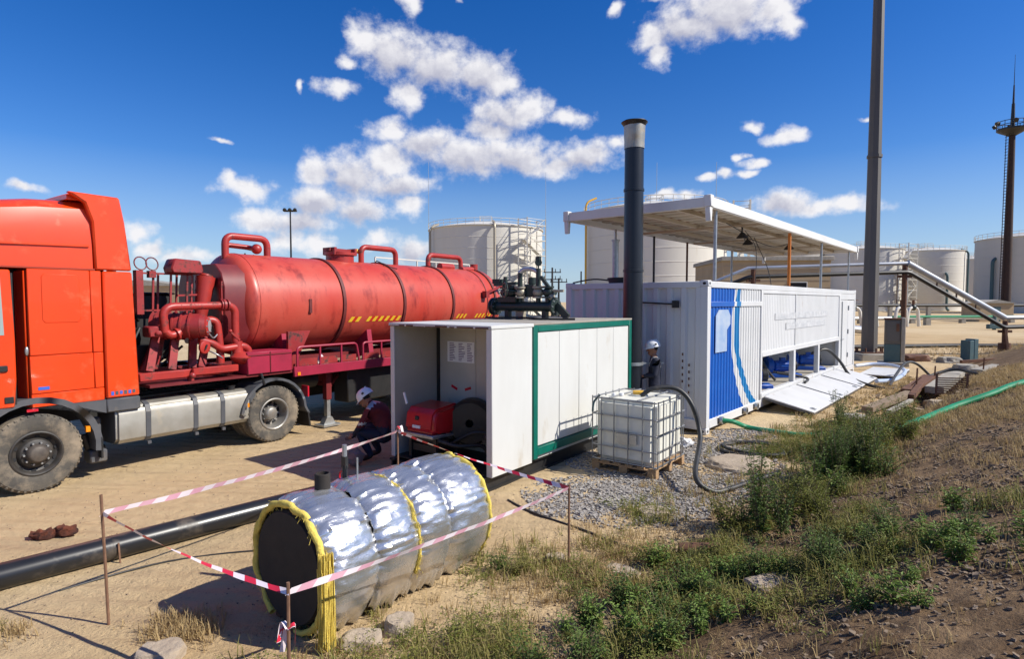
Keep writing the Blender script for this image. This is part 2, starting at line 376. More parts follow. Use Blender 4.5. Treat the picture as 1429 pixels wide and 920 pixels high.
# ------------------------------------------------------------------ ground
def sst(a, b, x):
    x = max(0.0, min(1.0, (x - a) / (b - a))); return x * x * (3 - 2 * x)
def st(x, y):
    """along and across the bank whose foot runs beside the container"""
    return .678 * x + .735 * (y - 4.5), .735 * x - .678 * (y - 4.5)
def gz(x, y, fine=True):
    t, s = st(x, y)
    z = .95 * sst(.2, 3.6, s) * (1 - sst(30, 42, t)) * sst(-40, -14, t) * (1 - sst(16, 30, s))
    d2 = x * x + y * y
    z += .05 * noise.noise((x * .35, y * .35, 1.7)) * sst(-1.2, .6, s) * (1 - sst(30, 60, abs(t)))
    # shallow trench with spoil right of the container
    if 10 < y < 22 and 6 < x < 18:
        a = (x - 11.1) * .70 + (y - 15.5) * .71; b = -(x - 11.1) * .71 + (y - 15.5) * .70
        if abs(a) < 5:
            z += (-.38 * math.exp(-(b / .42) ** 2) + .10 * math.exp(-((b + .95) / .4) ** 2) + .05 * math.exp(-((b - .9) / .4) ** 2)) * (1 - sst(2.2, 4.6, abs(a)))
    if fine and d2 < 2500:
        k = .35 + .65 * sst(-.8, .8, s)
        if s > .5 and d2 < 400:
            z += sst(.5, 1.4, s) * (.045 * (abs(noise.noise((x * 2.3, y * 2.3, 6.2))) - .2) + .030 * (abs(noise.noise((x * 6.5, y * 6.5, 1.2))) - .2))
        z += k * (.030 * noise.noise((x * 1.3, y * 1.3, 4.1)) + .018 * noise.noise((x * 4.1, y * 4.1, 9.3)) + .008 * noise.noise((x * 11, y * 11, 2.3)))
    # flat pads under what stands there
    return z
def pad(x, y):     # height used to stand things: the smoothed ground
    return gz(x, y, False)
angs = [R(a) for a in range(-180, -52, 4)] + [R(-52 + 104 * i / 430) for i in range(431)] + [R(a) for a in range(56, 180, 4)]
rads = [.5 * (2.2 / .5) ** (i / 12) for i in range(12)] + [2.2 * (25 / 2.2) ** (i / 310) for i in range(310)] + [25 * (2400 / 25) ** (i / 60) for i in range(61)]
gv = []; gf = []
NA = len(angs)
for r in rads:
    for a in angs:
        x, y = r * math.sin(a), r * math.cos(a)
        gv.append((x, y, gz(x, y)))
for j in range(len(rads) - 1):
    for i in range(NA):
        b = (i + 1) % NA
        gf.append((j*NA+i, j*NA+b, (j+1)*NA+b, (j+1)*NA+i))
gv.append((0, 0, gz(0, 0))); k0 = len(gv) - 1
for i in range(NA): gf.append((k0, (i+1) % NA, i))
gm = bpy.data.meshes.new('ground'); gm.from_pydata(gv, [], gf)
gm.polygons.foreach_set('use_smooth', [True] * len(gm.polygons))
ground = bpy.data.objects.new('ground', gm); col.objects.link(ground); ground['kind'] = 'structure'
ground['label'] = 'sandy yard with a weedy earth bank on the right'
bm = bmesh.new(); bm.from_mesh(gm); bmesh.ops.recalc_face_normals(bm, faces=bm.faces); bm.to_mesh(gm); bm.free()
if gm.polygons[1000].normal.z < 0: gm.flip_normals()

m = bpy.data.materials.new('sandy_ground'); m.use_nodes = True; T = m.node_tree; B = T.nodes['Principled BSDF']
B.inputs['Roughness'].default_value = .95; B.inputs['Specular IOR Level'].default_value = .15
co = T.nodes.new('ShaderNodeTexCoord').outputs['Object']
def TN(s_, d=6, r=.6, vec=None):
    n = T.nodes.new('ShaderNodeTexNoise'); n.inputs['Scale'].default_value = s_; n.inputs['Detail'].default_value = d; n.inputs['Roughness'].default_value = r
    T.links.new(vec or co, n.inputs['Vector']); return n.outputs['Fac']
def TR(v, a, b, lo=0, hi=1):
    n = T.nodes.new('ShaderNodeMapRange'); n.inputs['From Min'].default_value = a; n.inputs['From Max'].default_value = b
    n.inputs['To Min'].default_value = lo; n.inputs['To Max'].default_value = hi
    T.links.new(v, n.inputs['Value']); return n.outputs[0]
def TM(op, a, b):
    n = T.nodes.new('ShaderNodeMath'); n.operation = op
    for i, s_ in enumerate((a, b)):
        if isinstance(s_, (int, float)): n.inputs[i].default_value = s_
        else: T.links.new(s_, n.inputs[i])
    return n.outputs[0]
def TX(f, a, b):
    n = T.nodes.new('ShaderNodeMix'); n.data_type = 'RGBA'
    for s_, i in ((f, 0), (a, 6), (b, 7)):
        if isinstance(s_, tuple): n.inputs[i].default_value = (*s_, 1)
        else: T.links.new(s_, n.inputs[i])
    return n.outputs[2]
def Tmap(scale, rz):
    n = T.nodes.new('ShaderNodeMapping'); n.inputs['Scale'].default_value = scale; n.inputs['Rotation'].default_value = (0, 0, rz)
    T.links.new(co, n.inputs[0]); return n.outputs[0]
spx = T.nodes.new('ShaderNodeSeparateXYZ'); T.links.new(co, spx.inputs[0])
s_node = TM('SUBTRACT', TM('MULTIPLY', spx.outputs[0], .735), TM('MULTIPLY', TM('SUBTRACT', spx.outputs[1], 4.5), .678))
c = TX(TR(TN(.55), .35, .65), (.57, .42, .235), (.46, .325, .175))
c = TX(TR(TN(.09, 4), .42, .62), c, (.60, .46, .275))
# tyre-worn streaks along the truck's lane
c = TX(TR(TN(1.0, 5, .6, Tmap((.35, 2.6, 1), R(-55))), .52, .72, 0, .55), c, (.41, .295, .18))
c = TX(TR(TN(14, 6, .7), .60, .74, 0, .7), c, (.27, .19, .12))
c = TX(TR(TN(46, 4, .6), .62, .70, 0, .6), c, (.22, .16, .105))
bank = TR(TM('ADD', s_node, TM('MULTIPLY', TM('SUBTRACT', TN(1.1), .5), 2.4)), .1, 1.0)
soil = TX(TR(TN(2.2, 7), .36, .64), (.13, .080, .043), (.25, .165, .092))
soil = TX(TR(TN(30, 5, .7), .55, .72), soil, (.29, .205, .125))
soil = TX(TR(TN(19, 5, .7), .58, .70), soil, (.065, .043, .028))
near = TR(spx.outputs[1], 24, 40, 1, 0)
c = TX(TM('MULTIPLY', bank, near), c, soil)
# oil-dark drips and damp patches in the lane
c = TX(TR(TN(.8, 7, .7, Tmap((1, 1, 1), 0)), .66, .74, 0, .55), c, (.20, .145, .095))
T.links.new(c, B.inputs['Base Color'])
hb = T.nodes.new('ShaderNodeBump'); hb.inputs['Strength'].default_value = .9; hb.inputs['Distance'].default_value = .07
wv_ = T.nodes.new('ShaderNodeTexWave'); wv_.inputs['Scale'].default_value = .9; wv_.inputs['Distortion'].default_value = 5; wv_.inputs['Detail'].default_value = 3; T.links.new(Tmap((.25, 1.6, 1), R(-55)), wv_.inputs['Vector'])
hh = TM('ADD', TM('MULTIPLY', TN(7, 8, .65), .8), TM('MULTIPLY', TN(38, 6, .7), .35))
hh = TM('ADD', hh, TM('MULTIPLY', wv_.outputs['Fac'], .5))
T.links.new(hh, hb.inputs['Height']); T.links.new(hb.outputs[0], B.inputs['Normal'])
gm.materials.append(m)

# ------------------------------------------------------------------ far tank farm
rng = random.Random(7)
def storage_tank(x, y, rad, h, label, mt, stair=None, tint=None, pipes=()):
    t = thing('storage_tank', label, 'storage tank', (x, y, 0), 0, 'white storage tanks behind the yard')
    b = MB(); prof = [(rad + .35, 0), (rad + .35, .25), (rad, .25)]
    n = 8
    for i in range(n):
        z0 = .25 + (h - .25) * i / n; z1 = .25 + (h - .25) * (i + 1) / n
        prof += [(rad, z0 + .04), (rad, z1 - .05), (rad + .035, z1 - .03), (rad + .035, z1)]
    prof += [(rad + .22, h), (rad + .22, h + .12), (rad, h + .12)]
    b.lathe(prof, n=56); b.build('shell', mt, t, ang=30)
    b = MB(); b.lathe([(rad + .05, h + .1), (rad * .75, h + rad * .075), (rad * .45, h + rad * .125), (.3, h + rad * .16), (0, h + rad * .16)], n=48)
    rf = b.build('roof', mt, t, ang=30)
    b = MB()
    b.box(-1.1, 1.1, -1.1, 1.1, h + rad * .15, h + rad * .16 + .12)
    for sx in (-1, 1):
        for sy in (-1, 1): b.bar((sx*1.1, sy*1.1, h + rad*.15), (sx*1.1, sy*1.1, h + rad*.16 + 1.1), .09, .09)
    for z in (.6, 1.1):
        q = [(-1.1,-1.1),(1.1,-1.1),(1.1,1.1),(-1.1,1.1)]
        for i in range(4): b.bar((*q[i], h + rad*.16 + z), (*q[(i+1) % 4], h + rad*.16 + z), .07, .07)
    b.build('roof_platform', M['tankw'], rf)
    b = MB(); k = 44
    for z in (.55, 1.1):
        b.tube([((rad+.15)*math.cos(2*PI*i/k), (rad+.15)*math.sin(2*PI*i/k), h + .1 + z) for i in range(k)], .045, 4, True)
    for i in range(k):
        a = 2*PI*i/k; b.bar(((rad+.15)*math.cos(a), (rad+.15)*math.sin(a), h+.08), ((rad+.15)*math.cos(a), (rad+.15)*math.sin(a), h+1.2), .06, .06)
    b.build('guard_rail', M['tankw'], t, ang=0)
    if stair is not None:
        a = stair; ux, uy = math.cos(a), math.sin(a); vx, vy = -uy, ux
        def Q(r, s_, z): return (ux*r + vx*s_, uy*r + vy*s_, z)
        sw = MB()
        for r in (rad + .8, rad + 3.0):
            for s_ in (-2.2, 2.2): sw.bar(Q(r, s_, 0), Q(r, s_, h + 1.2), .2, .2)
        nf = 6
        for i in range(nf + 1):
            z = h * i / nf + .02
            for r in (rad + .8, rad + 3.0): sw.bar(Q(r, -2.2, z), Q(r, 2.2, z), .12, .12); sw.bar(Q(r, -2.2, z + 1), Q(r, 2.2, z + 1), .07, .07)
            for s_ in (-2.2, 2.2): sw.bar(Q(rad + .8, s_, z), Q(rad + 3, s_, z), .12, .12); sw.bar(Q(rad + .8, s_, z+1), Q(rad + 3, s_, z+1), .07, .07)
        sw.build('stair_tower', M['tankw'], t, ang=0)
        for i in range(nf):
            fl = MB(); z0, z1 = h * i / nf, h * (i + 1) / nf; d = 1 if i % 2 else -1
            fl.bar(Q(rad + 1.9, -2 * d, z0), Q(rad + 1.9, 2 * d, z1), .9, .1)
            fl.bar(Q(rad + 2.9, -2 * d, z0 + 1), Q(rad + 2.9, 2 * d, z1 + 1), .08, .08)
            fl.build('stair_flight', M['tankw'], t, ang=0)
    for a, r, z1, mm in pipes:
        p = MB(); ux, uy = math.cos(a), math.sin(a); o = rad + .35
        p.tube(fil([(ux*(o+1.1), uy*(o+1.1), .2), (ux*(o+.3), uy*(o+.3), .8), (ux*(o+.3), uy*(o+.3), z1), (ux*(rad-1), uy*(rad-1), z1 + .7)], .8), r, 8)
        p.build('riser_pipe', mm, t)
    return t
TB = thing
storage_tank(-4.9, 112, 10.6, 15.6, 'white storage tank with zigzag stair tower behind the red tanker', M['tankw'], stair=R(-48), pipes=((R(-80), .22, 15.7, M['valve']), (R(-150), .2, 15.7, M['valve'])))
storage_tank(21.5, 90, 10.4, 15.6, 'big white storage tank seen under and over the canopy', M['tankw'], stair=R(-20), pipes=((R(-165), .15, 17.0, M['yellow']), (R(-120), .2, 9, M['steel']), (R(-112), .16, 7, M['steel'])))
storage_tank(94.5, 160, 9.6, 16.0, 'white storage tank just right of the tall lamp pole', M['tankw'], stair=R(-60), pipes=((R(-110), .22, 8.5, M['teal']), (R(-70), .22, 10, M['rust'])))
storage_tank(113, 162, 8.8, 15.8, 'bright white storage tank above the sloping pipe', M['tankw'], pipes=((R(-95), .3, 9.5, M['teal']), (R(-50), .25, 15.5, M['teal'])))
storage_tank(80, 170, 9.6, 16.0, 'white storage tank just left of the tall lamp pole', M['tankg'], pipes=((R(-80), .22, 11, M['teal']),))
storage_tank(146, 190, 9.5, 15.5, 'dull grey far storage tank with an off-white roof', M['tankg'])
storage_tank(116, 131, 11.0, 16.2, 'large grey storage tank cut off by the right edge', M['tankg'], pipes=((R(-170), .34, 11.5, M['teal']), (R(-155), .3, 15.6, M['teal']), (R(-120), .2, 6, M['rust'])))
def lightning_rod(x, y, h):
    b = MB(); b.cyl((0,0,0), (0,0,h), .10, .03, 6); o = b.build('lightning_rod', M['steel']); o.location = (x, y, 0); return o
for i, (x, y, h, l) in enumerate([(-15.8, 113, 29, 'thin lightning rod at the left edge of the stair-tower tank'), (6.4, 113, 27, 'thin lightning rod right of the stair-tower tank'), (31.5, 92, 24, 'thin lightning rod above the canopy corner'), (24.5, 101, 26, 'thin lightning rod behind the black stack')]):
    tag(lightning_rod(x, y, h), l, 'lightning rod', 'lightning rods')

# beige brick pump house behind the container
t = thing('brick_building', 'flat-roofed beige brick building behind the white container', 'building', (14.6, 41, 0), R(-4))
b = MB(); b.box(0, 7.2, 0, 8, 0, 5.3); wl = b.build('wall', M['brick'], t)
b = MB(); b.box(-.15, 7.35, -.15, 8.15, 5.302, 5.6); b.build('roof', M['concrete'], t, bevel=.03)
rs = bpy.data.meshes.new('brick_course'); 
for i in range(10):
    b = MB(); b.box(-.012, 7.212, -.02, 8.02, .45 + i * .5, .47 + i * .5); b.build('course', M['concrete'], wl)
b = MB(); b.box(4.4, 5.6, -.04, .0, 2.6, 3.8); wd = b.build('window', M['interior'], t)
b = MB()
for x0, x1, z0, z1 in ((4.35,5.65,2.54,2.6),(4.35,5.65,3.8,3.86),(4.35,4.4,2.6,3.8),(5.6,5.65,2.6,3.8)): b.box(x0, x1, -.08, -.002, z0, z1)
b.build('frame', M['white'], wd)
b = MB(); b.prism([(2.4,0),(3.4,0),(3.4,2.1),(2.4,2.1)], 'y', -.05, 0); b.build('door', M['teal'], t)

# far low walls, huts and sheds on the horizon
def far_block(x, y, sx, sy, h, mt, name, label, cat, rz=0):
    t = thing(name, label, cat, (x, y, 0), rz)
    b = MB(); b.box(-sx/2, sx/2, -sy/2, sy/2, 0, h); b.build('wall', mt, t, bevel=.03)
    b = MB(); b.prism([(-sx/2-.2, h), (sx/2+.2, h), (0, h + .18*sx*.3 + .2)], 'y', -sy/2-.2, sy/2+.2); b.build('roof', M['concrete'], t)
    b = MB(); b.box(-.45, .45, -sy/2-.04, -sy/2, 0, min(2, h*.8)); b.build('door', M['teal'], t)
    return t
far_block(-50, 82, 12, 5, 4.6, M['brick'], 'far_shed', 'low tan shed beyond the gap behind the orange cab', 'shed')
far_block(59.5, 74, 4.2, 3, 2.3, M['brick'], 'hut', 'small brown hut at the foot of the dark mast', 'hut')

# ------------------------------------------------------------------ poles and masts
t = thing('lamp_mast', 'thick grey tapering lamp pole rising out of frame beside the container', 'pole', (15.4, 25.4, 0))
b = MB(); n = 8
b.lathe([(.35, .32), (.32, .35), (.14, 26), (0, 26)], n=8); b.build('shaft', M['pole'], t, ang=10)
for z in (8.6, 17.2):
    b = MB(); r = .32 - .18 * z / 26 + .010; b.lathe([(r, z), (r + .03, z), (r + .03, z + .12), (r, z + .12)], n=8); b.build('joint_collar', M['pole'], t, ang=10)
b = MB(); b.box(-.75, .75, -.75, .75, -.1, .3); b.build('footing', M['concrete'], t, bevel=.04)
b = MB(); b.box(-.55, .55, -.55, .55, .3, .34); bp = b.build('base_plate', M['rust'], t)
for i in range(8):
    b = MB(); a = 2*PI*i/8; b.cyl((.5*math.cos(a), .5*math.sin(a), .34), (.5*math.cos(a), .5*math.sin(a), .52), .035, n=6); b.build('bolt', M['rust'], bp)
b = MB(); b.box(-2.0, 2.0, -.5, .5, 25.6, 25.8); b.build('lamp_platform', M['pole'], t)

t = thing('floodlight_tower', 'slim dark rusty mast with a round platform and spire at far right', 'mast', (83.5, 100, 0))
b = MB(); b.cyl((0,0,0), (0,0,31.5), .72, .44, 12); b.build('shaft', M['mast'], t)
b = MB()
for i in range(60): b.bar((-.9, -.3, 1 + i*.5), (-.9, .3, 1 + i*.5), .07, .07)
b.bar((-.9, -.3, 0), (-.75, -.3, 31), .08, .08); b.bar((-.9, .3, 0), (-.75, .3, 31), .08, .08); b.build('ladder', M['mast'], t, ang=0)
b = MB(); b.lathe([(.6, 30.2), (2.0, 31.0), (2.15, 31.1), (2.15, 31.35), (0, 31.35)], n=16); pf = b.build('platform', M['black'], t)
b = MB()
for z in (31.9, 32.5): b.tube([(2.1*math.cos(2*PI*i/16), 2.1*math.sin(2*PI*i/16), z) for i in range(16)], .06, 4, True)
for i in range(16): b.bar((2.1*math.cos(2*PI*i/16), 2.1*math.sin(2*PI*i/16), 31.3), (2.1*math.cos(2*PI*i/16), 2.1*math.sin(2*PI*i/16), 32.5), .07, .07)
b.build('railing', M['black'], pf, ang=0)
for i in range(6):
    a = 2*PI*i/6; b = MB(); p = Vector((2.2*math.cos(a), 2.2*math.sin(a), 32.3)); b.lathe([(.05,0),(.34,.12),(.34,.55),(0,.55)], p, (math.cos(a), math.sin(a), -.4), 10); b.build('floodlight', M['black'], t)
b = MB(); b.cyl((0,0,31.3), (0,0,35.5), .34, .22, 8); b.cyl((0,0,35.5), (0,0,38.5), .16, .1, 8); b.cyl((0,0,38.5), (0,0,43.5), .06, .02, 6); b.build('spire', M['black'], t)

t = thing('yard_light', 'slender far lamp post with a flat floodlight head above the tank trailer', 'lamp post', (-21.6, 58, 0))
b = MB(); b.cyl((0,0,0), (0,0,11.3), .13, .07, 8); b.build('shaft', M['black'], t)
b = MB(); b.box(-.62, .62, -.12, .12, 11.25, 11.4); hd = b.build('head', M['black'], t)
for x in (-.5, 0, .5):
    b = MB(); b.lathe([(.06,0),(.17,.1),(.17,.28),(0,.28)], (x, 0, 11.52), (0, -.8, -.6), 8); b.build('lamp', M['black'], hd)
def util_pole(x, y, h, label, arms):
    t = thing('utility_pole', label, 'utility pole', (x, y, 0), 0, 'far utility poles')
    b = MB(); b.cyl((0,0,0), (0,0,h), .16, .11, 8); b.build('shaft', M['black'], t)
    for z in arms:
        b = MB(); b.bar((-1.1, 0, z), (1.1, 0, z), .12, .12); ar = b.build('cross_arm', M['black'], t)
        for xx in (-1, 1, 0.4):
            b = MB(); b.cyl((xx, 0, z), (xx, 0, z + .45), .07, .05, 6); b.build('insulator', M['black'], ar)
util_pole(5.1, 75, 6.8, 'taller far utility pole left of the container roofline', (6.2, 5.3))
util_pole(6.0, 76, 5.5, 'shorter far utility pole with a wide crossarm', (5.0,))
util_pole(11.2, 96, 7.4, 'lone thin far pole above the container roof', ())
util_pole(-31.5, 70, 8.2, 'far utility pole seen in the gap behind the cab', (7.6,))

# ------------------------------------------------------------------ overhead pipe bridge
t = thing('pipe_bridge', 'silver overhead pipe on steel posts stepping down to the right', 'pipe bridge', (17.9, 27, 0))
runs = [((-7.9, .35, 3.5), (-6.9, 0, 4.05), (.0, 0, 4.25), (5.2, .6, 1.78), (13.0, 2.2, 1.9))]
b = MB(); b.tube([(-8.6, .6, 3.35), (-7.1, .1, 4.02), (.1, 0, 4.24)], .085, 10); b.build('clad_pipe', M['cladding'], t)
b = MB(); b.tube([(.1, 0, 4.25), (5.2, .7, 1.74)], .14, 10); b.build('clad_pipe', M['cladding'], t)
b = MB(); b.tube([(5.1, .7, 1.74), (14, 2.6, 1.85)], .10, 10); b.build('clad_pipe', M['cladding'], t)
b = MB(); b.tube(fil([(-8.6, .5, 2.95), (-7.1, 0, 3.62), (.1, -.1, 3.84), (5.1, .6, 1.30), (14, 2.5, 1.45)], .15, 4), .095, 8); b.build('black_pipe', M['black'], t)
for i, (x, y, h) in enumerate([(0, 0, 4.15), (5.25, .7, 1.6), (-6.9, 0, 3.95), (10.5, 1.8, 1.7)]):
    b = MB(); b.cyl((x, y, -.3), (x, y, h), .11, n=10); b.bar((x - .3, y, h - .5), (x + .3, y, h - .5), .12, .12); b.build('post', M['rust'], t)
b = MB(); b.bar((5.0, .1, -.2), (5.2, .65, 1.4), .09, .09); b.build('brace', M['rust'], t)
b = MB(); b.cyl((5.25, .7, -.2), (5.25, .7, .55), .26, .24, 12); b.build('post_sleeve', M['rust'], t)
for k in range(3):
    b = MB(); f = .3 + .2*k; b.bar((.1 + 5.1*f, .7*f, 4.12 - 2.5*f), (.1 + 5.05*f, .65*f, 3.84 - 2.52*f), .05, .05); b.build('hanger', M['rust'], t)

t = thing('control_cabinet', 'tall faded teal and grey cabinet standing under the pipe bridge', 'cabinet', (14.75, 22.75, 0), R(-28))
b = MB(); b.box(-.30, .22, 0, .45, .16, .85); b.build('lower_body', M['teal'], t, bevel=.015)
b = MB(); b.box(-.30, .22, 0, .45, .852, 1.80); b.build('upper_body', M['pole'], t, bevel=.015)
b = MB(); b.box(-.26, .18, -.025, -.002, .95, 1.74); d = b.build('door', M['pole'], t, bevel=.01)
b = MB(); b.box(.06, .16, -.05, -.026, 1.35, 1.65); b.build('handle', M['rust'], d)
b = MB(); b.box(.225, .36, -.04, .5, .16, 1.88); b.build('side_post', M['concrete'], t, bevel=.015)
b = MB(); b.box(-.33, .222, -.04, .5, 1.802, 1.86); b.build('top', M['rust'], t, bevel=.01)
b = MB(); b.box(-.5, .5, -.2, .65, -.1, .158); b.build('plinth', M['concrete'], t, bevel=.02)

t = thing('teal_stub', 'short blue-green steel box standing in the trench spoil', 'steel box', (18.95, 24.4, pad(18.95, 24.4) - .05), R(15)); t.scale = (.68, .8, .82)
b = MB(); b.box(-.34, .0, -.25, .25, 0, 1.15); b.build('panel', M['teal'], t, bevel=.02)
b = MB(); b.box(.02, .34, -.25, .25, 0, 1.22); b.build('panel', M['teal'], t, bevel=.02)
b = MB(); b.box(-.4, .4, -.3, .3, -.1, .1); b.build('foot', M['rust'], t)

# low pipelines across the clearing in the background
def pipeline(pts, r, mt, label, sup=True, name='pipeline'):
    t = thing(name, label, 'pipeline', (pts[0][0], pts[0][1], 0))
    L = [Vector(p) - Vector((pts[0][0], pts[0][1], 0)) for p in pts]
    b = MB(); b.tube(fil(L, .6), r, 8); b.build('pipe', mt, t)
    if sup:
        for a, c_ in zip(L[:-1], L[1:]):
            n = max(1, int((c_ - a).length / 6))
            for i in range(n):
                p = a.lerp(c_, (i + .5) / n); b = MB(); b.box(p.x-.25, p.x+.25, p.y-.25, p.y+.25, -.1, p.z - r); b.build('support', M['concrete'], t)
pipeline([(36, 66, .6), (62, 70, .6), (120, 82, .6)], .22, M['cladding'], 'long silver low pipeline in front of the right-hand tanks')
pipeline([(40, 62, .9), (63, 64, .9), (64, 64, .35), (120, 70, .35)], .14, M['ghose'], 'thin green low pipeline on the far side of the clearing')
pipeline([(30, 90, 1.9), (70, 95, 1.9), (140, 108, 1.9)], .25, M['black'], 'dark raised pipeline running before the far tanks')
pipeline([(17.5, 31.0, .12), (24, 32, .12), (40, 31, .12)], .10, M['black'], 'thin dark pipe lying across the sand behind the cabinet', False)
pipeline([(21.5, 42, .3), (24.5, 44, .55), (27.0, 44, .3)], .28, M['cladding'], 'short fat grey pipe bend beside the lamp pole', False)
# white valve trees in front of the far tanks
vt = thing('valve_tree', 'white valve stand, leftmost of the row before the far tanks', 'valve stand', (33.5, 58, 0), 0, 'white valve stands before the tanks')
b = MB(); b.tube(fil([(-.9,0,0),(-.6,0,1.9),(.6,0,1.9),(.9,0,0)], .5), .16, 8); b.build('pipe_loop', M['tankw'], vt)
b = MB(); b.cyl((0,0,1.8),(0,0,2.6),.12,n=8); b.lathe([(.45,0),(.45,.06),(.38,.06),(.38,0),(.45,0)], (0,0,2.6), (0,0,1), 12); b.bar((-.42,0,2.63),(.42,0,2.63),.05,.05); b.build('hand_wheel', M['rust'], vt)
b = MB(); b.ball((0,0,1.9), .3); b.build('valve_body', M['dblue'], vt)
for x, y, l in ((35.6, 58.6, 'white valve stand, second of the row before the far tanks'), (38.2, 58, 'white valve stand, third of the row before the far tanks'), (40.4, 59.5, 'white valve stand, rightmost of the row before the far tanks')):
    dup(vt, (x, y, 0), R(20), l)
t = thing('valve_post', 'teal valve post on the sand right of the mast', 'valve post', (42.5, 52, 0))
b = MB(); b.cyl((0,0,0),(0,0,1.9),.14,n=8); b.build('stem', M['teal'], t)
b = MB(); b.box(-.6,.6,-.2,.2,.1,.5); b.build('body', M['teal'], t, bevel=.05)
# ------------------------------------------------------------------ orange tractor unit
TRZ = math.atan2(.819, .574)
def wheel(parent, x, y, z, r, wd, out, mt_rim, deep=False, nut=10):
    """tyre, rim, hub and nuts; out = -1 when the outer face looks towards -y"""
    w_ = bpy.data.objects.new('wheel', None); col.objects.link(w_); w_.parent = parent; w_.location = (x, y, z)
    w_.empty_display_size = .1
    s = out; b = MB(); R0 = r * .56
    prof = [(R0, -.42*wd), (R0 + .02, -.46*wd), (r*.80, -.5*wd), (r*.93, -.48*wd), (r*.985, -.40*wd)]
    for k in range(4):
        a = -.36*wd + k * .19*wd
        prof += [(r, a), (r, a + .13*wd), (r - .014, a + .14*wd), (r - .014, a + .18*wd)]
    prof += [(r, .37*wd), (r*.985, .42*wd), (r*.93, .48*wd), (r*.80, .5*wd), (R0 + .02, .46*wd), (R0, .42*wd), (R0, -.42*wd)]
    b.lathe(prof, (0,0,0), (0,1,0), 44); ty = b.build('tyre', M['tyre'], w_, ang=25)
    b = MB()
    for i in range(44):          # shoulder lugs
        a = 2*PI*i/44
        for sy in (-1, 1):
            p = Vector((math.cos(a), 0, math.sin(a)))
            b.bar(p*r*.955 + Vector((0, sy*.468*wd, 0)), p*(r*.995) + Vector((0, sy*.42*wd, 0)), .024, .012, up=(0,1,0))
    b.build('tread_lugs', M['tyre'], ty, ang=0)['kind'] = 'stuff'
    o = s * .5 * wd
    b = MB()
    if deep:
        b.lathe([(R0 + .005, o*.94), (R0 - .012, o*.98), (R0 - .03, o*.9), (R0 - .05, o*.2), (R0 - .07, -o*.25), (R0*.55, -o*.35), (R0*.5, -o*.2), (0, -o*.2)], (0,0,0), (0,1,0), 36)
        hy = -o * .2
    else:
        b.lathe([(R0 + .005, o*.94), (R0 - .012, o*.98), (R0 - .03, o*.9), (R0 - .05, o*.55), (R0*.70, o*.42), (R0*.62, o*.75), (R0*.58, o*.8), (0, o*.8)], (0,0,0), (0,1,0), 36)
        hy = o * .8
    rm = b.build('rim', mt_rim, w_)
    rr = R0*.62 if not deep else R0*.72
    for i in range(10):
        a = 2*PI*i/10 + .2; b = MB()
        if deep: b.cyl((rr*math.cos(a), -o*.28, rr*math.sin(a)), (rr*math.cos(a), -o*.24, rr*math.sin(a)), .045, n=8)
        else: b.cyl((R0*.8*math.cos(a), o*.46, R0*.8*math.sin(a)), (R0*.8*math.cos(a), o*.56, R0*.8*math.sin(a)), .028, n=8)
        b.build('hand_hole', M['interior'], rm)
    b = MB(); b.lathe([(.13, hy - s*.02), (.125, hy + s*.05), (.10, hy + s*.09), (.085, hy + s*.10), (0, hy + s*.10)], (0,0,0), (0,1,0), 18); b.build('hub', M['rim'] if deep else M['hubdirt'], w_)
    for i in range(nut):
        a = 2*PI*i/nut; q = R0*.49
        b = MB(); b.cyl((q*math.cos(a), hy - s*.005, q*math.sin(a)), (q*math.cos(a), hy + s*.04, q*math.sin(a)), .017, .013, 6); b.build('wheel_nut', M['steel'], w_)
    return w_
truck = thing('truck_tractor', 'bright orange high-roof tractor unit cut off by the left edge', 'truck', (-6.18, 7.61, 0), TRZ)
K = truck
wheel(K, 0, .16, .515, .515, .30, -1, M['rimdk'])
wheel(K, 0, 2.34, .515, .515, .30, 1, M['rimdk'])
for y, o in ((.155, -1), (.50, 1), (2.0, -1), (2.345, 1)):
    wheel(K, 3.43, y, .50, .50, .29, o, M['rim'], deep=True)
# cab: sleeper body, door, nose, roof
b = MB(); b.box(-.05, .80, .02, 2.48, 1.10, 2.93); b.build('sleeper_body', M['orange2'], K, bevel=.03)
b = MB(); b.box(-1.30, -.051, .40, 2.48, 1.10, 2.93); b.build('cab_interior', M['interior'], K, bevel=.02)
b = MB(); b.prism([(-1.30,1.0),(-1.52,1.02),(-1.55,1.9),(-1.44,2.93),(-1.30,2.93)], 'y', .06, 2.44); b.build('cab_front', M['orange'], K, bevel=.04)
b = MB(); b.prism([(-1.55,2.0),(-1.46,2.85),(-1.47,2.85),(-1.56,2.0)], 'y', .18, 2.32); b.build('windscreen', M['glass'], K)
# door, swung a little open
d = bpy.data.objects.new('door', None); col.objects.link(d); d.parent = K; d.location = (-1.18, .03, 0); d.rotation_euler = (0, 0, R(-4))
b = MB(); b.prism([(0,1.16),(.96,1.16),(.985,1.5),(.985,2.0),(.96,2.9),(.2,2.9),(0,2.1)], 'y', 0, .06); b.build('door_skin', M['orange'], d, bevel=.015)
b = MB(); b.prism([(.14,2.08),(.88,2.08),(.86,2.80),(.28,2.80)], 'y', -.004, -.001); b.build('door_window', M['glass'], d)
b = MB(); b.box(.70, .90, -.03, -.002, 1.62, 1.70); b.build('door_handle', M['black'], d, bevel=.01)
b = MB(); b.box(.96, .985, .02, .05, 1.2, 2.86); b.build('door_seal', M['black'], d)
b = MB(); b.box(.86, .95, -.012, -.001, 1.22, 1.30); b.build('door_reflector', M['black'], d, bevel=.004)
b = MB(); b.box(-.075, -.055, .035, .40, 1.15, 2.90); b.build('door_jamb', M['orange'], K, bevel=.01)
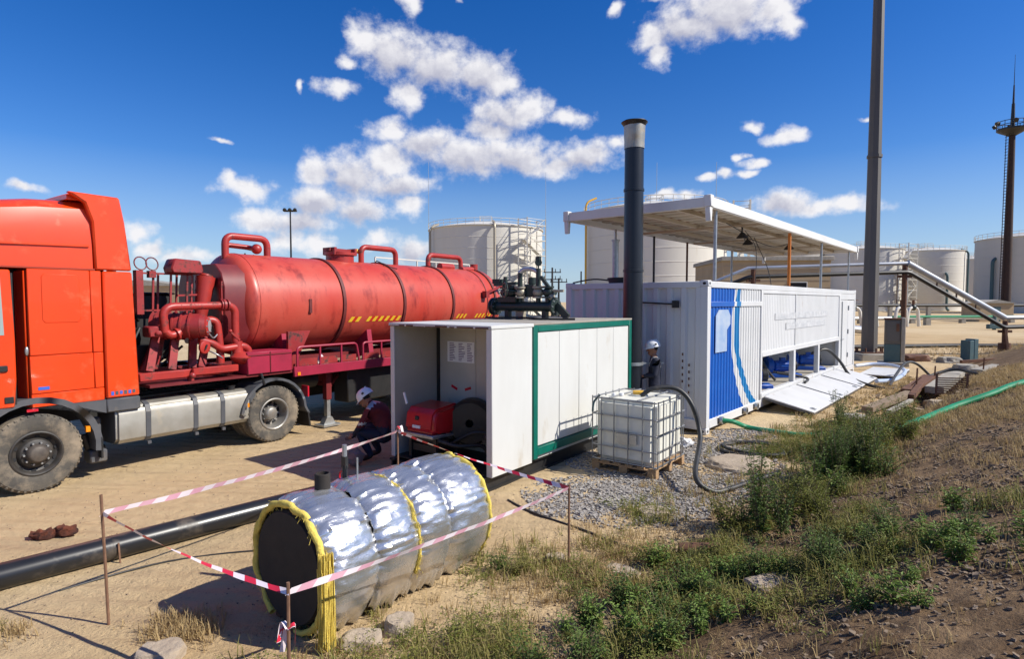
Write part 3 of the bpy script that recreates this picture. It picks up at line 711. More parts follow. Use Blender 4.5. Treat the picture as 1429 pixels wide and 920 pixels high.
# side panels of the sleeper, each proud of the body with open seams
def panel(poly, name='side_panel', y0=-.006, y1=.03, mt='orange', bv=.008):
    b = MB(); b.prism(poly, 'y', y0, y1); return b.build(name, M[mt], K, bevel=bv)
panel([(-.045,1.80),(.655,1.80),(.645,2.925),(-.045,2.925)])
panel([(.662,1.80),(.785,1.80),(.785,2.925),(.652,2.925)])
panel([(-.04,1.30),(.668,1.30),(.662,1.793),(-.045,1.793)])
panel([(.675,1.30),(.785,1.30),(.785,1.793),(.668,1.793)])
panel([(-.04,1.12),(.785,1.12),(.785,1.293),(-.04,1.293)])
h = panel([(.13,2.22),(.50,2.22),(.53,2.26),(.52,2.83),(.49,2.86),(.13,2.86),(.10,2.83),(.10,2.26)], 'storage_hatch', -.013, 0, 'orange', .006)
b = MB(); b.box(.03, .15, -.012, -.0065, 1.345, 1.385); b.build('side_badge', M['badge'], K)
b = MB(); b.ball((-.065, .03, 1.86), .025, .02, .06); b.build('latch', M['steel'], K)
# roof with its side skins
b = MB()
secs = [(-1.42, 2.95, 2.93, .12, .30), (-1.25, 3.30, 2.93, .06, .40), (-.7, 3.74, 2.93, .03, .42), (.1, 3.88, 2.93, .02, .40), (.70, 3.92, 2.93, .02, .36)]
rings = []
for x, zt, zb, iy, ins in secs:
    rg = []
    hh = zt - zb
    half = [(iy, 0), (iy + .01, .4), (iy + .03, .66), (iy + ins*.18, .85), (iy + ins*.5, .95), (iy + ins*1.2, 1.0)]
    rg = [(x, y, zb + hh*f) for y, f in half] + [(x, 2.5 - y, zb + hh*f) for y, f in reversed(half)]
    rings.append(rg)
n = len(rings[0])
vs = [p for r in rings for p in r]; fs = []
for j in range(len(rings) - 1):
    for i in range(n - 1): fs.append((j*n+i, j*n+i+1, (j+1)*n+i+1, (j+1)*n+i))
    fs.append((j*n+n-1, j*n, (j+1)*n, (j+1)*n+n-1))
fs += [tuple(range(n)), tuple((len(rings)-1)*n + i for i in range(n-1, -1, -1))]
b.add(vs, fs); rf = b.build('roof', M['orange'], K, ang=32)
b = MB(); b.box(-1.2, .72, .008, .05, 2.932, 2.955); b.build('roof_seam', M['orange2'], rf)
b = MB(); b.bar((-1.0, .012, 3.22), (.66, .012, 3.26), .02, .03); b.build('roof_crease', M['orange'], rf, bevel=.006)
# side deflectors and spoiler behind the cab
for y0, y1 in ((-.02, .09), (2.41, 2.52)):
    b = MB(); b.prism([(.805,1.13),(1.235,1.13),(1.175,2.925),(.805,2.925)], 'y', y0, y1); b.build('side_deflector', M['orange'], K, bevel=.02)
    b = MB(); b.prism([(.72,2.94),(1.173,2.94),(1.10,3.62),(1.04,3.97),(.42,3.98),(.62,3.85),(.70,3.60)], 'y', y0, y1); b.build('roof_deflector', M['orange'], K, bevel=.02)
    b = MB(); b.prism([(.805,.93),(1.24,.93),(1.236,1.12),(.805,1.12)], 'y', y0, y1); b.build('rear_skirt', M['dkgrey'], K, bevel=.015)
b = MB(); b.prism([(.45,3.88),(.45,3.96),(1.03,3.95),(1.03,3.90)], 'y', .1, 2.4); b.build('spoiler', M['orange'], K, bevel=.01)
b = MB(); b.box(.81, .86, .1, 2.4, 1.13, 3.9); b.build('cab_back', M['black'], K)
for k in range(6):
    b = MB(); b.box(.86 + k*.055, .895 + k*.055, -.024, -.0205, 1.17 + .004*(k % 3), 1.225); b.build('decal_mark', M['dkgrey' if k % 2 else 'badge'], K)
# sills, wheel arches, splash guard
for y0, y1 in ((-.01, .30), (2.2, 2.51)):
    b = MB(); pr = []
    for k in range(17):
        a = R(-8) + R(196) * k / 16; pr.append((.66*math.cos(a), .515 + .66*math.sin(a)))
    po = [(p[0]*1.13, .515 + (p[1]-.515)*1.12) for p in reversed(pr)]
    for i in range(16):
        q = [pr[i], pr[i+1], po[15-i], po[16-i]]
        b.prism(q, 'y', y0, y1)
    b.build('wheel_arch', M['dkgrey'], K)
    b = MB(); b.prism([(.60,.98),(.80,.93),(.80,1.12),(-.04,1.12),(-.04,1.10),(.2,1.25*.94),(.45,1.06)], 'y', y0+.005, y1-.02); b.build('sill', M['dkgrey'], K)
    b = MB(); b.box(.72, .745, y0, y1, .30, .60); b.build('splash_flap', M['black'], K)
b = MB(); b.box(-.10, .02, -.016, -.002, 1.075, 1.11); b.build('side_lamp', M['redlens'], K)
b = MB(); b.box(.55, .60, .0, .05, .70, .78); b.build('marker_lamp', M['lamp'], K)
b = MB(); b.box(-1.5, -.7, .0, 2.5, .35, 1.0); b.build('front_bumper', M['dkgrey'], K, bevel=.05)
# chassis, tanks and fittings
for y in (.86, 1.56):
    b = MB(); b.box(-1.2, 4.55, y, y + .08, .74, 1.02); b.build('chassis_rail', M['black'], K)
b = MB(); b.box(.75, 4.0, .94, 1.55, .78, .98); b.build('gearbox', M['black'], K, bevel=.05)
b = MB(); b.cyl((3.43, .3, .5), (3.43, 2.2, .5), .09, n=10); b.ball((3.43, 1.25, .5), .24, .22, .24); b.build('rear_axle', M['black'], K)
b = MB(); b.cyl((0, .3, .5), (0, 2.2, .5), .07, n=10); b.build('front_axle', M['black'], K)
b = MB(); b.box(1.3, 2.9, .75, 1.75, 1.03, 1.06)
for k in range(14): b.box(1.32 + k*.112, 1.37 + k*.112, .76, 1.74, 1.06, 1.075)
b.build('catwalk', M['black'], K)
b = MB(); b.prism([(2.9,1.10),(3.05,1.20),(3.75,1.20),(3.95,1.08),(3.95,1.04),(2.9,1.04)], 'y', .8, 1.7); b.build('fifth_wheel', M['black'], K, bevel=.01)
b = MB()
pr = [(.03,.50),(.02,.86),(.06,.96),(.16,1.0),(.54,1.0),(.64,.96),(.68,.86),(.68,.52),(.62,.44),(.52,.42),(.18,.42),(.08,.44)]
b.prism(pr, 'x', .93, 2.98); ft = b.build('fuel_tank', M['alu'], K, bevel=.035, seg=2)
b = MB(); b.prism([((p[0]-.35)*.93+.35, (p[1]-.71)*.93+.71) for p in pr], 'x', .922, .93); b.build('tank_end', M['dkgrey'], ft)
for x in (1.32, 2.02, 2.46):
    b = MB()
    po = [((p[0]-.35)*1.03+.35, (p[1]-.71)*1.035+.71) for p in pr]
    for i in range(len(pr)):
        j = (i + 1) % len(pr); b.prism([pr[i], pr[j], po[j], po[i]], 'x', x, x + .07)
    b.build('strap', M['dkgrey'], ft)
    b = MB(); b.box(x + .01, x + .06, .0, .04, .38, .425); b.build('strap_bolt', M['dkgrey'], ft)
b = MB(); b.cyl((2.75, .22, .99), (2.75, .22, 1.06), .06, n=14); b.cyl((2.75,.22,1.06), (2.75,.22,1.075), .07, n=14); b.build('filler_cap', M['black'], ft)
b = MB(); b.cyl((1.0,.36,.99),(1.0,.36,1.03),.05,n=10); b.bar((1.0,.36,1.03),(2.3,.5,1.04),.03,.03); b.build('fuel_line', M['black'], ft)
b = MB(); b.box(2.99, 3.10, .05, .30, .55, .95); b.build('battery_end', M['dkgrey'], K, bevel=.01)
b = MB(); b.tube(fil([(.60,.25,.62),(.66,.25,.40),(.86,.30,.38)], .05), .05, 8); b.build('step_bracket', M['black'], K)
b = MB(); b.box(.62, .84, .10, .34, .22, .40); b.box(.66,.80,.18,.30,.40,.85); b.build('air_dryer', M['dkgrey'], K, bevel=.02)
# rear mudguards
for y0, y1 in ((-.02, .62), (1.88, 2.52)):
    b = MB(); L = []
    for k in range(15):
        a = R(4) + R(168) * k / 14; L.append((3.43 + .60*math.cos(a), .50 + .60*math.sin(a)))
    L = [(4.10, .42)] + L + [(2.88, .55)]
    for i in range(len(L) - 1):
        p, q = L[i], L[i+1]
        cx_, cz_ = 3.43, .5
        def off(p): 
            v = Vector((p[0]-cx_, p[1]-cz_)).normalized() * .045; return (p[0]+v.x, p[1]+v.y)
        b.prism([p, q, off(q), off(p)], 'y', y0, y1)
    b.build('rear_mudguard', M['dkgrey'], K)
    b = MB(); b.prism([(4.09,.44),(4.12,.44),(4.16,.16),(4.13,.16)], 'y', y0, y1); b.build('mud_flap', M['black'], K)
    b = MB(); b.box(4.12, 4.15, y0 + .03, y0 + .22, .72, .92); b.build('tail_lamp', M['redlens'], K)
b = MB(); b.box(2.90, 2.93, -.028, -.02, .70, .77); b.build('side_marker', M['lamp'], K)
b = MB(); b.cyl((1.05, .35, 2.0), (1.05, .35, 3.15), .06, n=10); b.cyl((1.05,.35,3.15),(1.05,.35,3.35),.085,.1,n=10); b.build('air_intake', M['black'], K)
b = MB()
for k, (y, z) in enumerate(((1.0, 1.9), (1.2, 2.0), (1.4, 1.85))):
    b.tube(cr([(.88, y, z), (1.3, y + .1, 1.35 + .1*k), (1.8, y + .05, 1.3), (2.3, y - .1, 1.75)], 6), .02, 6)
b.build('air_lines', M['black'], K)

# ------------------------------------------------------------------ red vacuum tank trailer
tp = Matrix.Rotation(TRZ, 4, 'Z') @ Vector((3.3, 1.25, 0)) + Vector((-6.18, 7.61, 0))
trailer = thing('tank_trailer', 'faded red vacuum tank trailer with pump set behind the orange cab', 'tank trailer', tp, TRZ)
K = trailer
RT, ZC = .95, 2.45
b = MB()
prof = [(0, -.26)] + [(RT * math.sin(R(a)) ** .9, -.26 + .30 * (1 - math.cos(R(a)))) for a in range(12, 91, 13)] + [(RT, .06)] + [(RT, x) for x in (1.2, 2.4, 3.6, 4.8, 6.0, 7.3)] + [(RT * math.cos(R(a)) ** .9, 7.3 + .32 * math.sin(R(a))) for a in range(14, 85, 14)] + [(0, 7.62)]
b.lathe(prof, (0, 0, ZC), (1, 0, 0), 56); shell = b.build('tank_shell', M['red'], K, ang=50)
for x, r_, wd in ((.10, .008, .03), (1.94, .03, .07), (3.64, .03, .07), (5.34, .03, .07), (6.75, .012, .03), (7.1, .03, .07)):
    b = MB(); b.lathe([(RT - .01, x - wd/2), (RT + r_, x - wd/2), (RT + r_, x + wd/2), (RT - .01, x + wd/2)], (0,0,ZC), (1,0,0), 56); b.build('stiffening_ring', M['band'] if r_ > .01 else M['red'], shell)
def hazard(x0, x1, n, z=2.13):
    b = MB(); a = math.asin((z - ZC) / RT)
    for i in range(n):
        b.mat(i % 2)
        def S(x, f): aa = a + (f - .5) * .12; return (x, -(RT + .004) * math.cos(aa), ZC + (RT + .004) * math.sin(aa))
        w_ = (x1 - x0) / n; xa = x0 + i * w_
        b.add([S(xa, 0), S(xa + w_, 0), S(xa + w_ + .07, 1), S(xa + .07, 1)], [(0, 1, 2, 3)])
    b.build('hazard_strip', [M['stripe_y'], M['stripe_r']], shell, merge=False)
hazard(2.08, 2.35, 3); hazard(2.55, 3.5, 11); hazard(5.5, 5.85, 5); hazard(6.25, 6.9, 9)
b = MB(); b.bar((1.12, -.952, 2.55), (1.12, -.952, 2.28), .03, .06); b.build('shell_bracket', M['band'], shell)
# flat cover in front of the dished head
b = MB(); b.prism([(-.60,1.72),(.60,1.72),(.78,1.95),(.80,2.75),(.70,3.0),(.50,3.16),(-.50,3.16),(-.70,3.0),(-.80,2.75),(-.78,1.95)], 'x', -.50, -.02); b.build('front_cover', M['maroon2'], K, bevel=.015)
b = MB(); b.box(-.53, -.50, -.76, -.68, 1.9, 2.85); b.build('cover_edge', M['maroon'], K)
# pipe loops on the tank top
for x0, x1, zt, y in ((-.05, .80, 3.72, -.05), (3.2, 4.28, 3.76, 0), (5.43, 6.75, 3.72, 0)):
    b = MB(); b.tube(fil([(x0, y, 3.30), (x0, y, zt), (x1, y, zt), (x1, y, 3.28)], .17, 6), .065, 12); b.build('top_pipe_loop', M['redpipe'], shell)
b = MB(); b.tube(fil([(.12,.25,3.36),(.12,.25,3.58),(.60,.25,3.56),(.62,.0,3.50)], .1), .05, 10); b.ball((.62,.02,3.52),.10); b.build('cross_pipe', M['redpipe'], shell)
mh = MB(); mh.lathe([(.30,3.32),(.30,3.52),(.34,3.52),(.34,3.58),(0,3.60)], (2.6, 0, 0), (0,0,1), 20); mo = mh.build('manhole', M['redpipe'], shell)
b = MB(); b.box(2.25, 2.95, -.10, .10, 3.60, 3.66); b.box(2.30, 2.36, -.2, .2, 3.52, 3.68); b.box(2.85, 2.91, -.2, .2, 3.52, 3.68); b.build('hatch_clamp', M['maroon'], mo)
b = MB(); b.tube(fil([(3.0,.1,3.4),(3.0,.1,3.66),(3.3,.1,3.66)], .12), .055, 10); b.build('vent_pipe', M['yellow'], shell)
b = MB(); b.cyl((5.75,-.12,3.42),(6.25,-.12,3.42),.10,n=12); b.cyl((6.6,-.15,3.38),(7.1,-.15,3.40),.08,n=12); b.cyl((7.15,-.15,3.28),(7.15,-.15,3.55),.11,n=12); b.build('relief_valve', M['redpipe'], shell)
b = MB(); b.tube(cr([(3.55,-.1,3.42),(3.5,-.2,3.44),(3.62,-.32,3.36),(3.55,-.4,3.34),(3.8,-.55,3.26)], 5), .012, 5); b.build('wire', M['black'], shell)
# far-side walkway railing
b = MB()
for k in range(6):
    x = 4.3 + k * .75; b.bar((x, .75, 3.0), (x, .75, 3.62), .03, .03)
for z in (3.35, 3.62): b.bar((4.3, .75, z), (8.05, .75, z), .03, .03)
b.build('walkway_rail', M['tankw'], K)
# rear arm with lamp
b = MB(); b.bar((6.6,-1.0,2.72),(7.35,-1.02,2.95),.05,.05); b.box(6.52,6.66,-1.08,-.94,2.60,2.78); b.build('rear_arm', M['maroon'], K)
b = MB(); b.lathe([(.05,0),(.12,.05),(.12,.22),(0,.22)], (7.35,-1.02,2.98), (.8,-.3,.1), 12); b.build('work_lamp', M['black'], K)
# chassis, deck, boxes
for y in (-.45, .37):
    b = MB(); b.prism([(-2.0,1.22),(.9,1.22),(1.6,.80),(7.9,.80),(7.9,1.42),(-2.0,1.42)], 'y', y, y + .09); b.build('chassis_rail', M['maroon2'], K)
b = MB(); b.box(-1.9, 7.8, -1.2, 1.2, 1.20, 1.24); b.build('deck_plate', M['maroon2'], K)
for x in (.55, 2.6, 4.5, 6.4):
    b = MB(); b.prism([(-.95,1.24),(.95,1.24),(.85,1.9),(.62,1.75),(.3,1.56),(-.3,1.56),(-.62,1.75),(-.85,1.9)], 'x', x, x + .12); b.build('saddle', M['magenta'], K)
b = MB(); b.box(-.36, .50, -1.24, -.72, 1.245, 1.63); tb = b.build('toolbox', M['magenta'], K, bevel=.012)
b = MB(); b.box(.055, .07, -1.252, -1.241, 1.26, 1.62); b.box(-.34, .48, -1.252, -1.241, 1.565, 1.58); b.build('toolbox_lid_line', M['maroon2'], tb)
b = MB(); b.prism([(-.62,1.70),(.62,1.70),(.62,1.66),(-.62,1.66)], 'x', .5, .54)
b.prism([(.52,1.25),(.62,1.25),(1.0,1.95),(.52,1.95)], 'y', -1.1, -1.04); b.build('tank_gusset', M['maroon'], K)
b = MB(); b.box(.54, 7.7, -1.25, -1.19, 1.12, 1.30); b.box(.56,.60,-1.252,-1.24,1.14,1.28); b.build('side_beam', M['magenta'], K, bevel=.008)
for i in range(4):
    x0 = .62 + i * 1.55
    b = MB(); b.tube(fil([(x0, -1.22, 1.30), (x0, -1.22, 1.66), (x0 + 1.38, -1.22, 1.66), (x0 + 1.45, -1.22, 1.30)], .08), .022, 8)
    b.bar((x0 + .5, -1.22, 1.3), (x0 + .5, -1.22, 1.66), .03, .03); b.bar((x0 + 1.0, -1.22, 1.3), (x0 + 1.0, -1.22, 1.66), .03, .03); b.build('side_rail', M['magenta'], K)
    for k in range(3):
        b = MB(); b.box(x0 + .04 + k*.47, x0 + .44 + k*.47, -1.215, -1.205, 1.31, 1.44); b.build('mesh_panel', M['maroon'], K)
b = MB()
r2 = random.Random(3)
for k in range(7): b.tube(cr([(1.0 + k*.35, -.95 - r2.random()*.15, 1.27), (1.3 + k*.4, -1.0, 1.30 + r2.random()*.06), (1.9 + k*.35, -.9, 1.27)], 4), .03, 6)
b.build('stowed_rods', M['wood2'], K)
b = MB(); b.prism([(1.2,1.30),(1.42,1.30),(1.27,1.50)], 'y', -1.05, -1.0); b.build('wheel_chock', M['tape_w'], K)
b = MB(); b.box(.60, .66, -1.262, -1.25, 1.14, 1.20); b.build('side_marker', M['lamp'], K)
b = MB(); b.tube(cr([(-.10,-1.2,1.26),(-.12,-1.27,1.2),(-.08,-1.28,1.05)],4), .02, 6); b.build('hook', M['black'], K)
# landing legs
for y in (-.92, .92):
    lg = MB(); lg.box(1.44, 1.56, y - .06, y + .06, .55, 1.22); lo = lg.build('landing_leg', M['maroon2'], K)
    b = MB(); b.box(1.46, 1.54, y - .045, y + .045, .08, .62); b.build('leg_slider', M['steel'], lo)
    b = MB(); b.prism([(1.36,.06),(1.64,.06),(1.56,.20),(1.44,.20)], 'y', y - .07, y + .07); b.box(1.30, 1.70, y - .15, y + .15, .02, .06); b.build('leg_foot', M['steel'], lo)
b = MB(); b.bar((1.5,-.86,.85),(1.5,.86,.85),.07,.07); b.bar((1.55,-.92,.8),(2.3,-.5,1.18),.06,.06); b.build('leg_brace', M['maroon2'], K)
b = MB(); b.cyl((.7,-.75,.98),(1.3,-.75,.98),.17,n=16); b.build('air_reservoir', M['black'], K)
b = MB(); b.box(1.9, 3.9, .6, 1.2, .38, 1.18); b.build('hose_locker', M['black'], K, bevel=.02)
b = MB(); b.box(1.95, 3.75, -1.0, -.55, .42, 1.15); b.build('hose_locker', M['black'], K, bevel=.02)
b = MB(); b.box(.75, 1.35, .2, 1.1, .40, 1.15); b.build('spare_wheel_box', M['black'], K, bevel=.03)
for x in (4.55, 5.75, 6.95):
    for y, o in ((-1.05, -1), (-.70, 1), (.70, -1), (1.05, 1)):
        if o * y > 0:
            w_ = MB(); w_.lathe([(.2,-.14),(.30,-.15),(.46,-.15),(.50,-.10),(.50,.10),(.46,.15),(.30,.15),(.2,.14),(0,.1)], (x, y, .50), (0,1,0), 28); w_.lathe([(.2,-.14),(.2,-.10),(0,-.10)], (x,y,.5), (0,1,0), 20); wo_ = w_.build('wheel', M['tyre'], K)
            b = MB(); b.cyl((x, y + o*.02, .5), (x, y + o*.13, .5), .21, .17, 20); b.build('rim', M['rim'], wo_)
    b = MB(); b.cyl((x,-.95,.5),(x,.95,.5),.07,n=10); b.build('axle', M['black'], K)
b = MB(); b.box(3.85, 3.88, -1.22, -.85, .2, 1.1); b.build('mud_flap', M['black'], K)

# pump set at the nose of the trailer
pk = bpy.data.objects.new('pump_set', None); col.objects.link(pk); pk.parent = K; pk.location = (0, 0, 0)
Q = pk
b = MB(); b.box(-2.0, -.55, -1.12, -1.02, 1.30, 1.42); b.box(-2.0, -.55, .3, .4, 1.30, 1.42); b.box(-2.0,-1.9,-1.02,.3,1.30,1.42); b.box(-.66,-.55,-1.02,.3,1.30,1.42); b.build('base_frame', M['redpipe'], Q, bevel=.01)
b = MB(); b.box(-1.25,-.5,-1.20,-1.125,1.325,1.44); b.build('front_beam', M['redpipe'], Q, bevel=.01)
b = MB(); b.bar((-1.25,-1.1,1.32),(-1.25,-1.1,1.22),.06,.08); b.ball((-1.27,-1.2,1.33),.05); b.build('chain_hook', M['maroon'], Q)
for x0, x1 in ((-1.75,-1.60), (-1.42,-1.30), (-.95,-.78), (-1.1,-1.02)):
    b = MB(); b.bar((x0,-.85,1.42),(x1,-.75,1.98),.12,.05,up=(0,1,0)); b.build('stand_leg', M['maroon'], Q)
b = MB(); b.prism([(-1.78,1.42),(-1.50,1.42),(-1.40,1.95),(-1.56,1.95)], 'y', -.62, -.56); b.build('stand_plate', M['maroon'], Q)
b = MB(); b.cyl((-1.55,-.55,2.12),(-1.02,-1.02,2.10),.21,.20,20); b.cyl((-1.02,-1.02,2.10),(-.96,-1.07,2.10),.19,.17,20)
for k in range(5):
    f = .12 + .17*k; p = Vector((-1.55,-.55,2.12)).lerp(Vector((-1.02,-1.02,2.10)), f); d_ = Vector((.53,-.47,-.02)).normalized(); b.lathe([(.20,-.012),(.23,-.012),(.23,.012),(.20,.012)], p, d_, 20)
pb = b.build('pump_body', M['maroon'], Q)
b = MB(); b.lathe([(.155,0),(.155,.03),(.10,.05),(.10,.03)], (-.965,-1.07,2.10), (.75,-.66,0), 20); b.build('end_flange', M['redpipe'], pb)
b = MB(); b.lathe([(.098,.0),(.098,.04),(0,.045)], (-.955,-1.08,2.10), (.75,-.66,0), 18); b.build('sight_glass', M['glass'], pb)
for i in range(8):
    a = 2*PI*i/8; d_ = Vector((.75,-.66,0)).normalized(); u_ = Vector((.66,.75,0)).normalized(); p = Vector((-.965,-1.07,2.10)) + u_*.13*math.cos(a) + Vector((0,0,1))*.13*math.sin(a)
    b = MB(); b.cyl(p, p + d_*.05, .014, n=6); b.build('flange_bolt', M['steel'], pb)
b = MB(); b.tube(fil([(-1.58,-1.02,2.02),(-1.62,-1.02,2.42),(-.52,-.98,2.44),(-.42,-.98,2.36),(-.42,-.98,1.78)], .22, 6), .062, 12); op = b.build('suction_pipe', M['redpipe'], Q)
b = MB(); b.lathe([(.10,-.02),(.10,.02)], (-.62,-.98,2.44), (1,0,0), 16); b.lathe([(.06,-.02),(.10,-.02),(.10,.0),(.06,.0)], (-.66,-.98,2.44), (1,0,0), 16); b.lathe([(.06,0),(.10,0),(.10,.025),(.06,.025)], (-.57,-.98,2.44), (1,0,0), 16); b.build('pipe_flange', M['maroon'], op)
b = MB(); b.tube(fil([(-1.58,-1.02,2.04),(-1.50,-1.03,1.96),(-1.36,-1.03,2.02)], .08), .06, 10); b.lathe([(.06,0),(.10,0),(.10,.03),(.06,.03)], (-1.42,-1.03,1.98),(1,0,.3),14); b.build('pipe_elbow', M['redpipe'], op)
b = MB(); b.tube(fil([(-.94,-.85,2.18),(-.70,-.90,2.20),(-.66,-.92,1.70),(-.66,-.92,1.46)], .22, 6), .065, 12); b.build('discharge_pipe', M['redpipe'], Q)
b = MB(); b.tube(fil([(-1.05,-1.0,1.88),(-.82,-1.02,1.80),(-.70,-1.02,1.70),(-.30,-1.02,1.74),(-.20,-1.02,1.66),(-.24,-1.02,1.46)], .12, 5), .06, 12); b.build('manifold_pipe', M['redpipe'], Q)
b = MB(); b.lathe([(.105,-.015),(.105,.02),(.08,.03),(0,.03)], (-1.02,-1.10,1.76), (.3,-.95,0), 20); vw = b.build('inspection_cover', M['redpipe'], Q)
b = MB(); b.bar((-1.03,-1.145,1.72),(-1.0,-1.15,1.80),.03,.02); b.build('cover_handle', M['black'], vw)
b = MB(); b.cyl((-.40,-1.0,1.52),(-.40,-1.0,1.82),.10,.08,14); b.lathe([(.0,.0),(.10,.02),(.17,.09),(.19,.115),(.19,.135),(.12,.20),(0,.23)], (-.36,-1.06,1.42), (0,0,1), 20); b.build('gate_valve', M['redpipe'], Q)
b = MB(); b.bar((-.52,-1.02,1.98),(-.38,-1.04,1.84),.03,.03); b.ball((-.53,-1.02,2.0),.03); b.build('valve_lever', M['redpipe'], Q)
b = MB(); b.cyl((-.78,-.5,2.15),(-.64,-.46,2.92),.09,.17,18); b.cyl((-.64,-.46,2.92),(-.63,-.455,2.95),.12,n=14); b.build('cyclone_cone', M['redpipe'], Q)
# gauge stand
b = MB()
for x, y in ((-1.72,-.55),(-1.55,-.55),(-1.28,-.55),(-1.02,-.55),(-.92,-.5),(-1.3,-.15),(-1.0,-.15)):
    b.bar((x,y,2.28),(x+.03,y,2.98),.028,.028)
for z in (2.36,2.95): b.bar((-1.75,-.55,z),(-.92,-.55,z),.028,.028)
b.bar((-1.16,-.55,2.6),(-.75,-.5,2.62),.03,.03); b.build('gauge_frame', M['maroon'], Q)
b = MB(); b.prism([(-1.30,2.96),(-.82,2.96),(-.80,3.02),(-.84,3.18),(-1.26,3.20),(-1.32,3.05)], 'y', -.72, -.42); b.build('oil_box', M['maroon'], Q, bevel=.02)
for x in (-1.72,-1.55):
    b = MB(); b.tube([(x + .09*math.cos(2*PI*i/20), -.58 + .02*math.sin(2*PI*i/20), 3.10 + .10*math.sin(2*PI*i/20)) for i in range(20)], .010, 5, True); b.bar((x,-.57,2.95),(x,-.57,3.0),.02,.02); b.build('gauge_ring', M['maroon2'], Q)
b = MB(); b.box(-1.80,-1.70,-.62,-.5,2.3,2.99); b.box(-1.60,-1.50,-.60,-.5,2.88,2.99); b.build('gauge_post', M['maroon'], Q)
b = MB(); b.box(-1.85,-.95,.1,.75,1.5,2.62); b.box(-1.9,-.9,.05,.8,2.62,2.66); b.build('engine_cover', M['black'], Q, bevel=.02)
b = MB(); b.cyl((-1.9,-.3,1.9),(-1.9,.1,1.9),.28,n=20); b.box(-1.95,-1.5,-.5,.1,1.45,1.8); b.build('engine_block', M['black'], Q, bevel=.01)
b = MB(); b.tube(cr([(-1.95,-.7,1.5),(-2.05,-.72,2.0),(-1.95,-.6,2.35),(-1.7,-.4,2.2)], 6), .03, 6); b.tube(cr([(-1.9,-.8,1.45),(-1.98,-.85,1.8),(-1.85,-.8,2.1)], 6), .02, 6); b.build('engine_hose', M['black'], Q)
b = MB(); b.box(-1.80,-1.55,-1.0,-.75,1.95,2.12); b.box(-1.72,-1.6,-1.04,-1.0,1.98,2.05); b.build('gear_case', M['maroon'], Q, bevel=.02)
b = MB(); b.tube(cr([(-1.1,-1.0,1.95),(-.95,-1.08,1.98),(-.85,-1.06,1.9),(-.75,-1.0,1.95)], 5), .012, 5); b.build('cable', M['steel'], Q)
b = MB(); b.tube(cr([(-.9,-.95,1.7),(-.8,-1.08,1.62),(-.7,-1.06,1.55)], 5), .014, 5); b.build('cable', M['steel'], Q)
# ------------------------------------------------------------------ white and green burner shed
SRZ = math.atan2(.80, .60)
SO = Vector((-.27, 7.58, 0))
def shp(x, y, z=0): return SO + Matrix.Rotation(SRZ, 3, 'Z') @ Vector((x, y, z))
shed = thing('burner_shed', 'white panel shed with green framed side, open front and black skid', 'shed', SO, SRZ)
K = shed; W, LN, ZT = 1.90, 4.08, 2.16
for y in (.06, W - .16):
    b = MB()
    for z0, z1, e in ((0, .03, 0), (.03, .17, .035), (.17, .20, 0)): b.box(-.10, LN + .35, y + e, y + .10 - e, z0, z1)
    b.build('skid_beam', M['black'], K)
for x in (-.06, .9, 2.2, 3.4, LN + .2):
    b = MB(); b.box(x, x + .10, .16, W - .16, .03, .17); b.build('cross_beam', M['black'], K)
b = MB(); b.box(.0, LN, .02, W - .02, .202, .222); b.build('floor', M['black'], K)
# open front bay: side walls, back partition, roof sheet
b = MB(); b.box(0, .90, -.02, .05, .205, ZT - .02); b.build('side_panel', M['white'], K, bevel=.006)
b = MB(); b.box(-.012, .0, -.022, .07, .205, ZT - .02); b.build('edge_trim', M['white'], K, bevel=.003)
b = MB(); b.box(0, .90, W - .03, W, .205, ZT - .02); b.build('side_panel', M['white'], K, bevel=.006)
b = MB(); b.box(.002, .90, W - .06, W - .031, .205, ZT - .02); b.build('inner_lining', M['innerw'], K)  # thin sheet on the inner face, coloured with the bay's shade
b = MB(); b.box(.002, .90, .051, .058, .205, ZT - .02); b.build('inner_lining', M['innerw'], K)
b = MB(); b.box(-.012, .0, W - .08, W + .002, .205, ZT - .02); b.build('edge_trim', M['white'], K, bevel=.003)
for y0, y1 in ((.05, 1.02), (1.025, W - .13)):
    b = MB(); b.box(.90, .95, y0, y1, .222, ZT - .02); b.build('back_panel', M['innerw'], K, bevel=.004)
b = MB(); b.box(.895, .94, W - .128, W - .062, .222, ZT - .02); b.build('panel_joint', M['black'], K)
b = MB(); b.box(-.03, .93, -.03, W + .02, ZT - .018, ZT + .03); rf = b.build('bay_roof', M['white'], K, bevel=.006)
b = MB()
r2 = random.Random(5); x = 0.02
while x < W - .1:
    d_ = .08 + .22 * r2.random(); b.box(-.034, -.0305, x, min(W, x + d_), ZT - .016, ZT - .016 + .006 + .02 * r2.random()); x += d_ + .05 * r2.random()
b.build('rust_edge', M['rust'], rf)
# main body
b = MB(); b.box(.96, LN - .02, .03, W - .03, .222, ZT - .06); b.build('inner_core', M['white'], K)
np_ = 5
for side, y0, y1 in (('n', -.005, .03), ('f', W - .03, W + .005)):
    wdt = (LN - .10 - 1.05) / np_
    for i in range(np_):
        b = MB(); b.box(1.05 + i * wdt + .006, 1.05 + (i + 1) * wdt - .006, y0, y1, .42, ZT - .10); b.build('wall_panel', M['white'], K, bevel=.004)
    yy = (-.025, .035) if side == 'n' else (W - .035, W + .025)
    for x0, x1, z0, z1 in ((.93, 1.04, .24, ZT), (LN - .09, LN, .24, ZT), (1.042, LN - .092, .28, .40), (1.042, LN - .092, ZT - .09, ZT)):
        b = MB(); b.box(x0, x1, *yy, z0, z1); b.build('green_frame', M['green'], K, bevel=.005)
b = MB(); b.box(LN - .018, LN, .04, W - .04, .24, ZT); b.build('end_panel', M['white'], K)
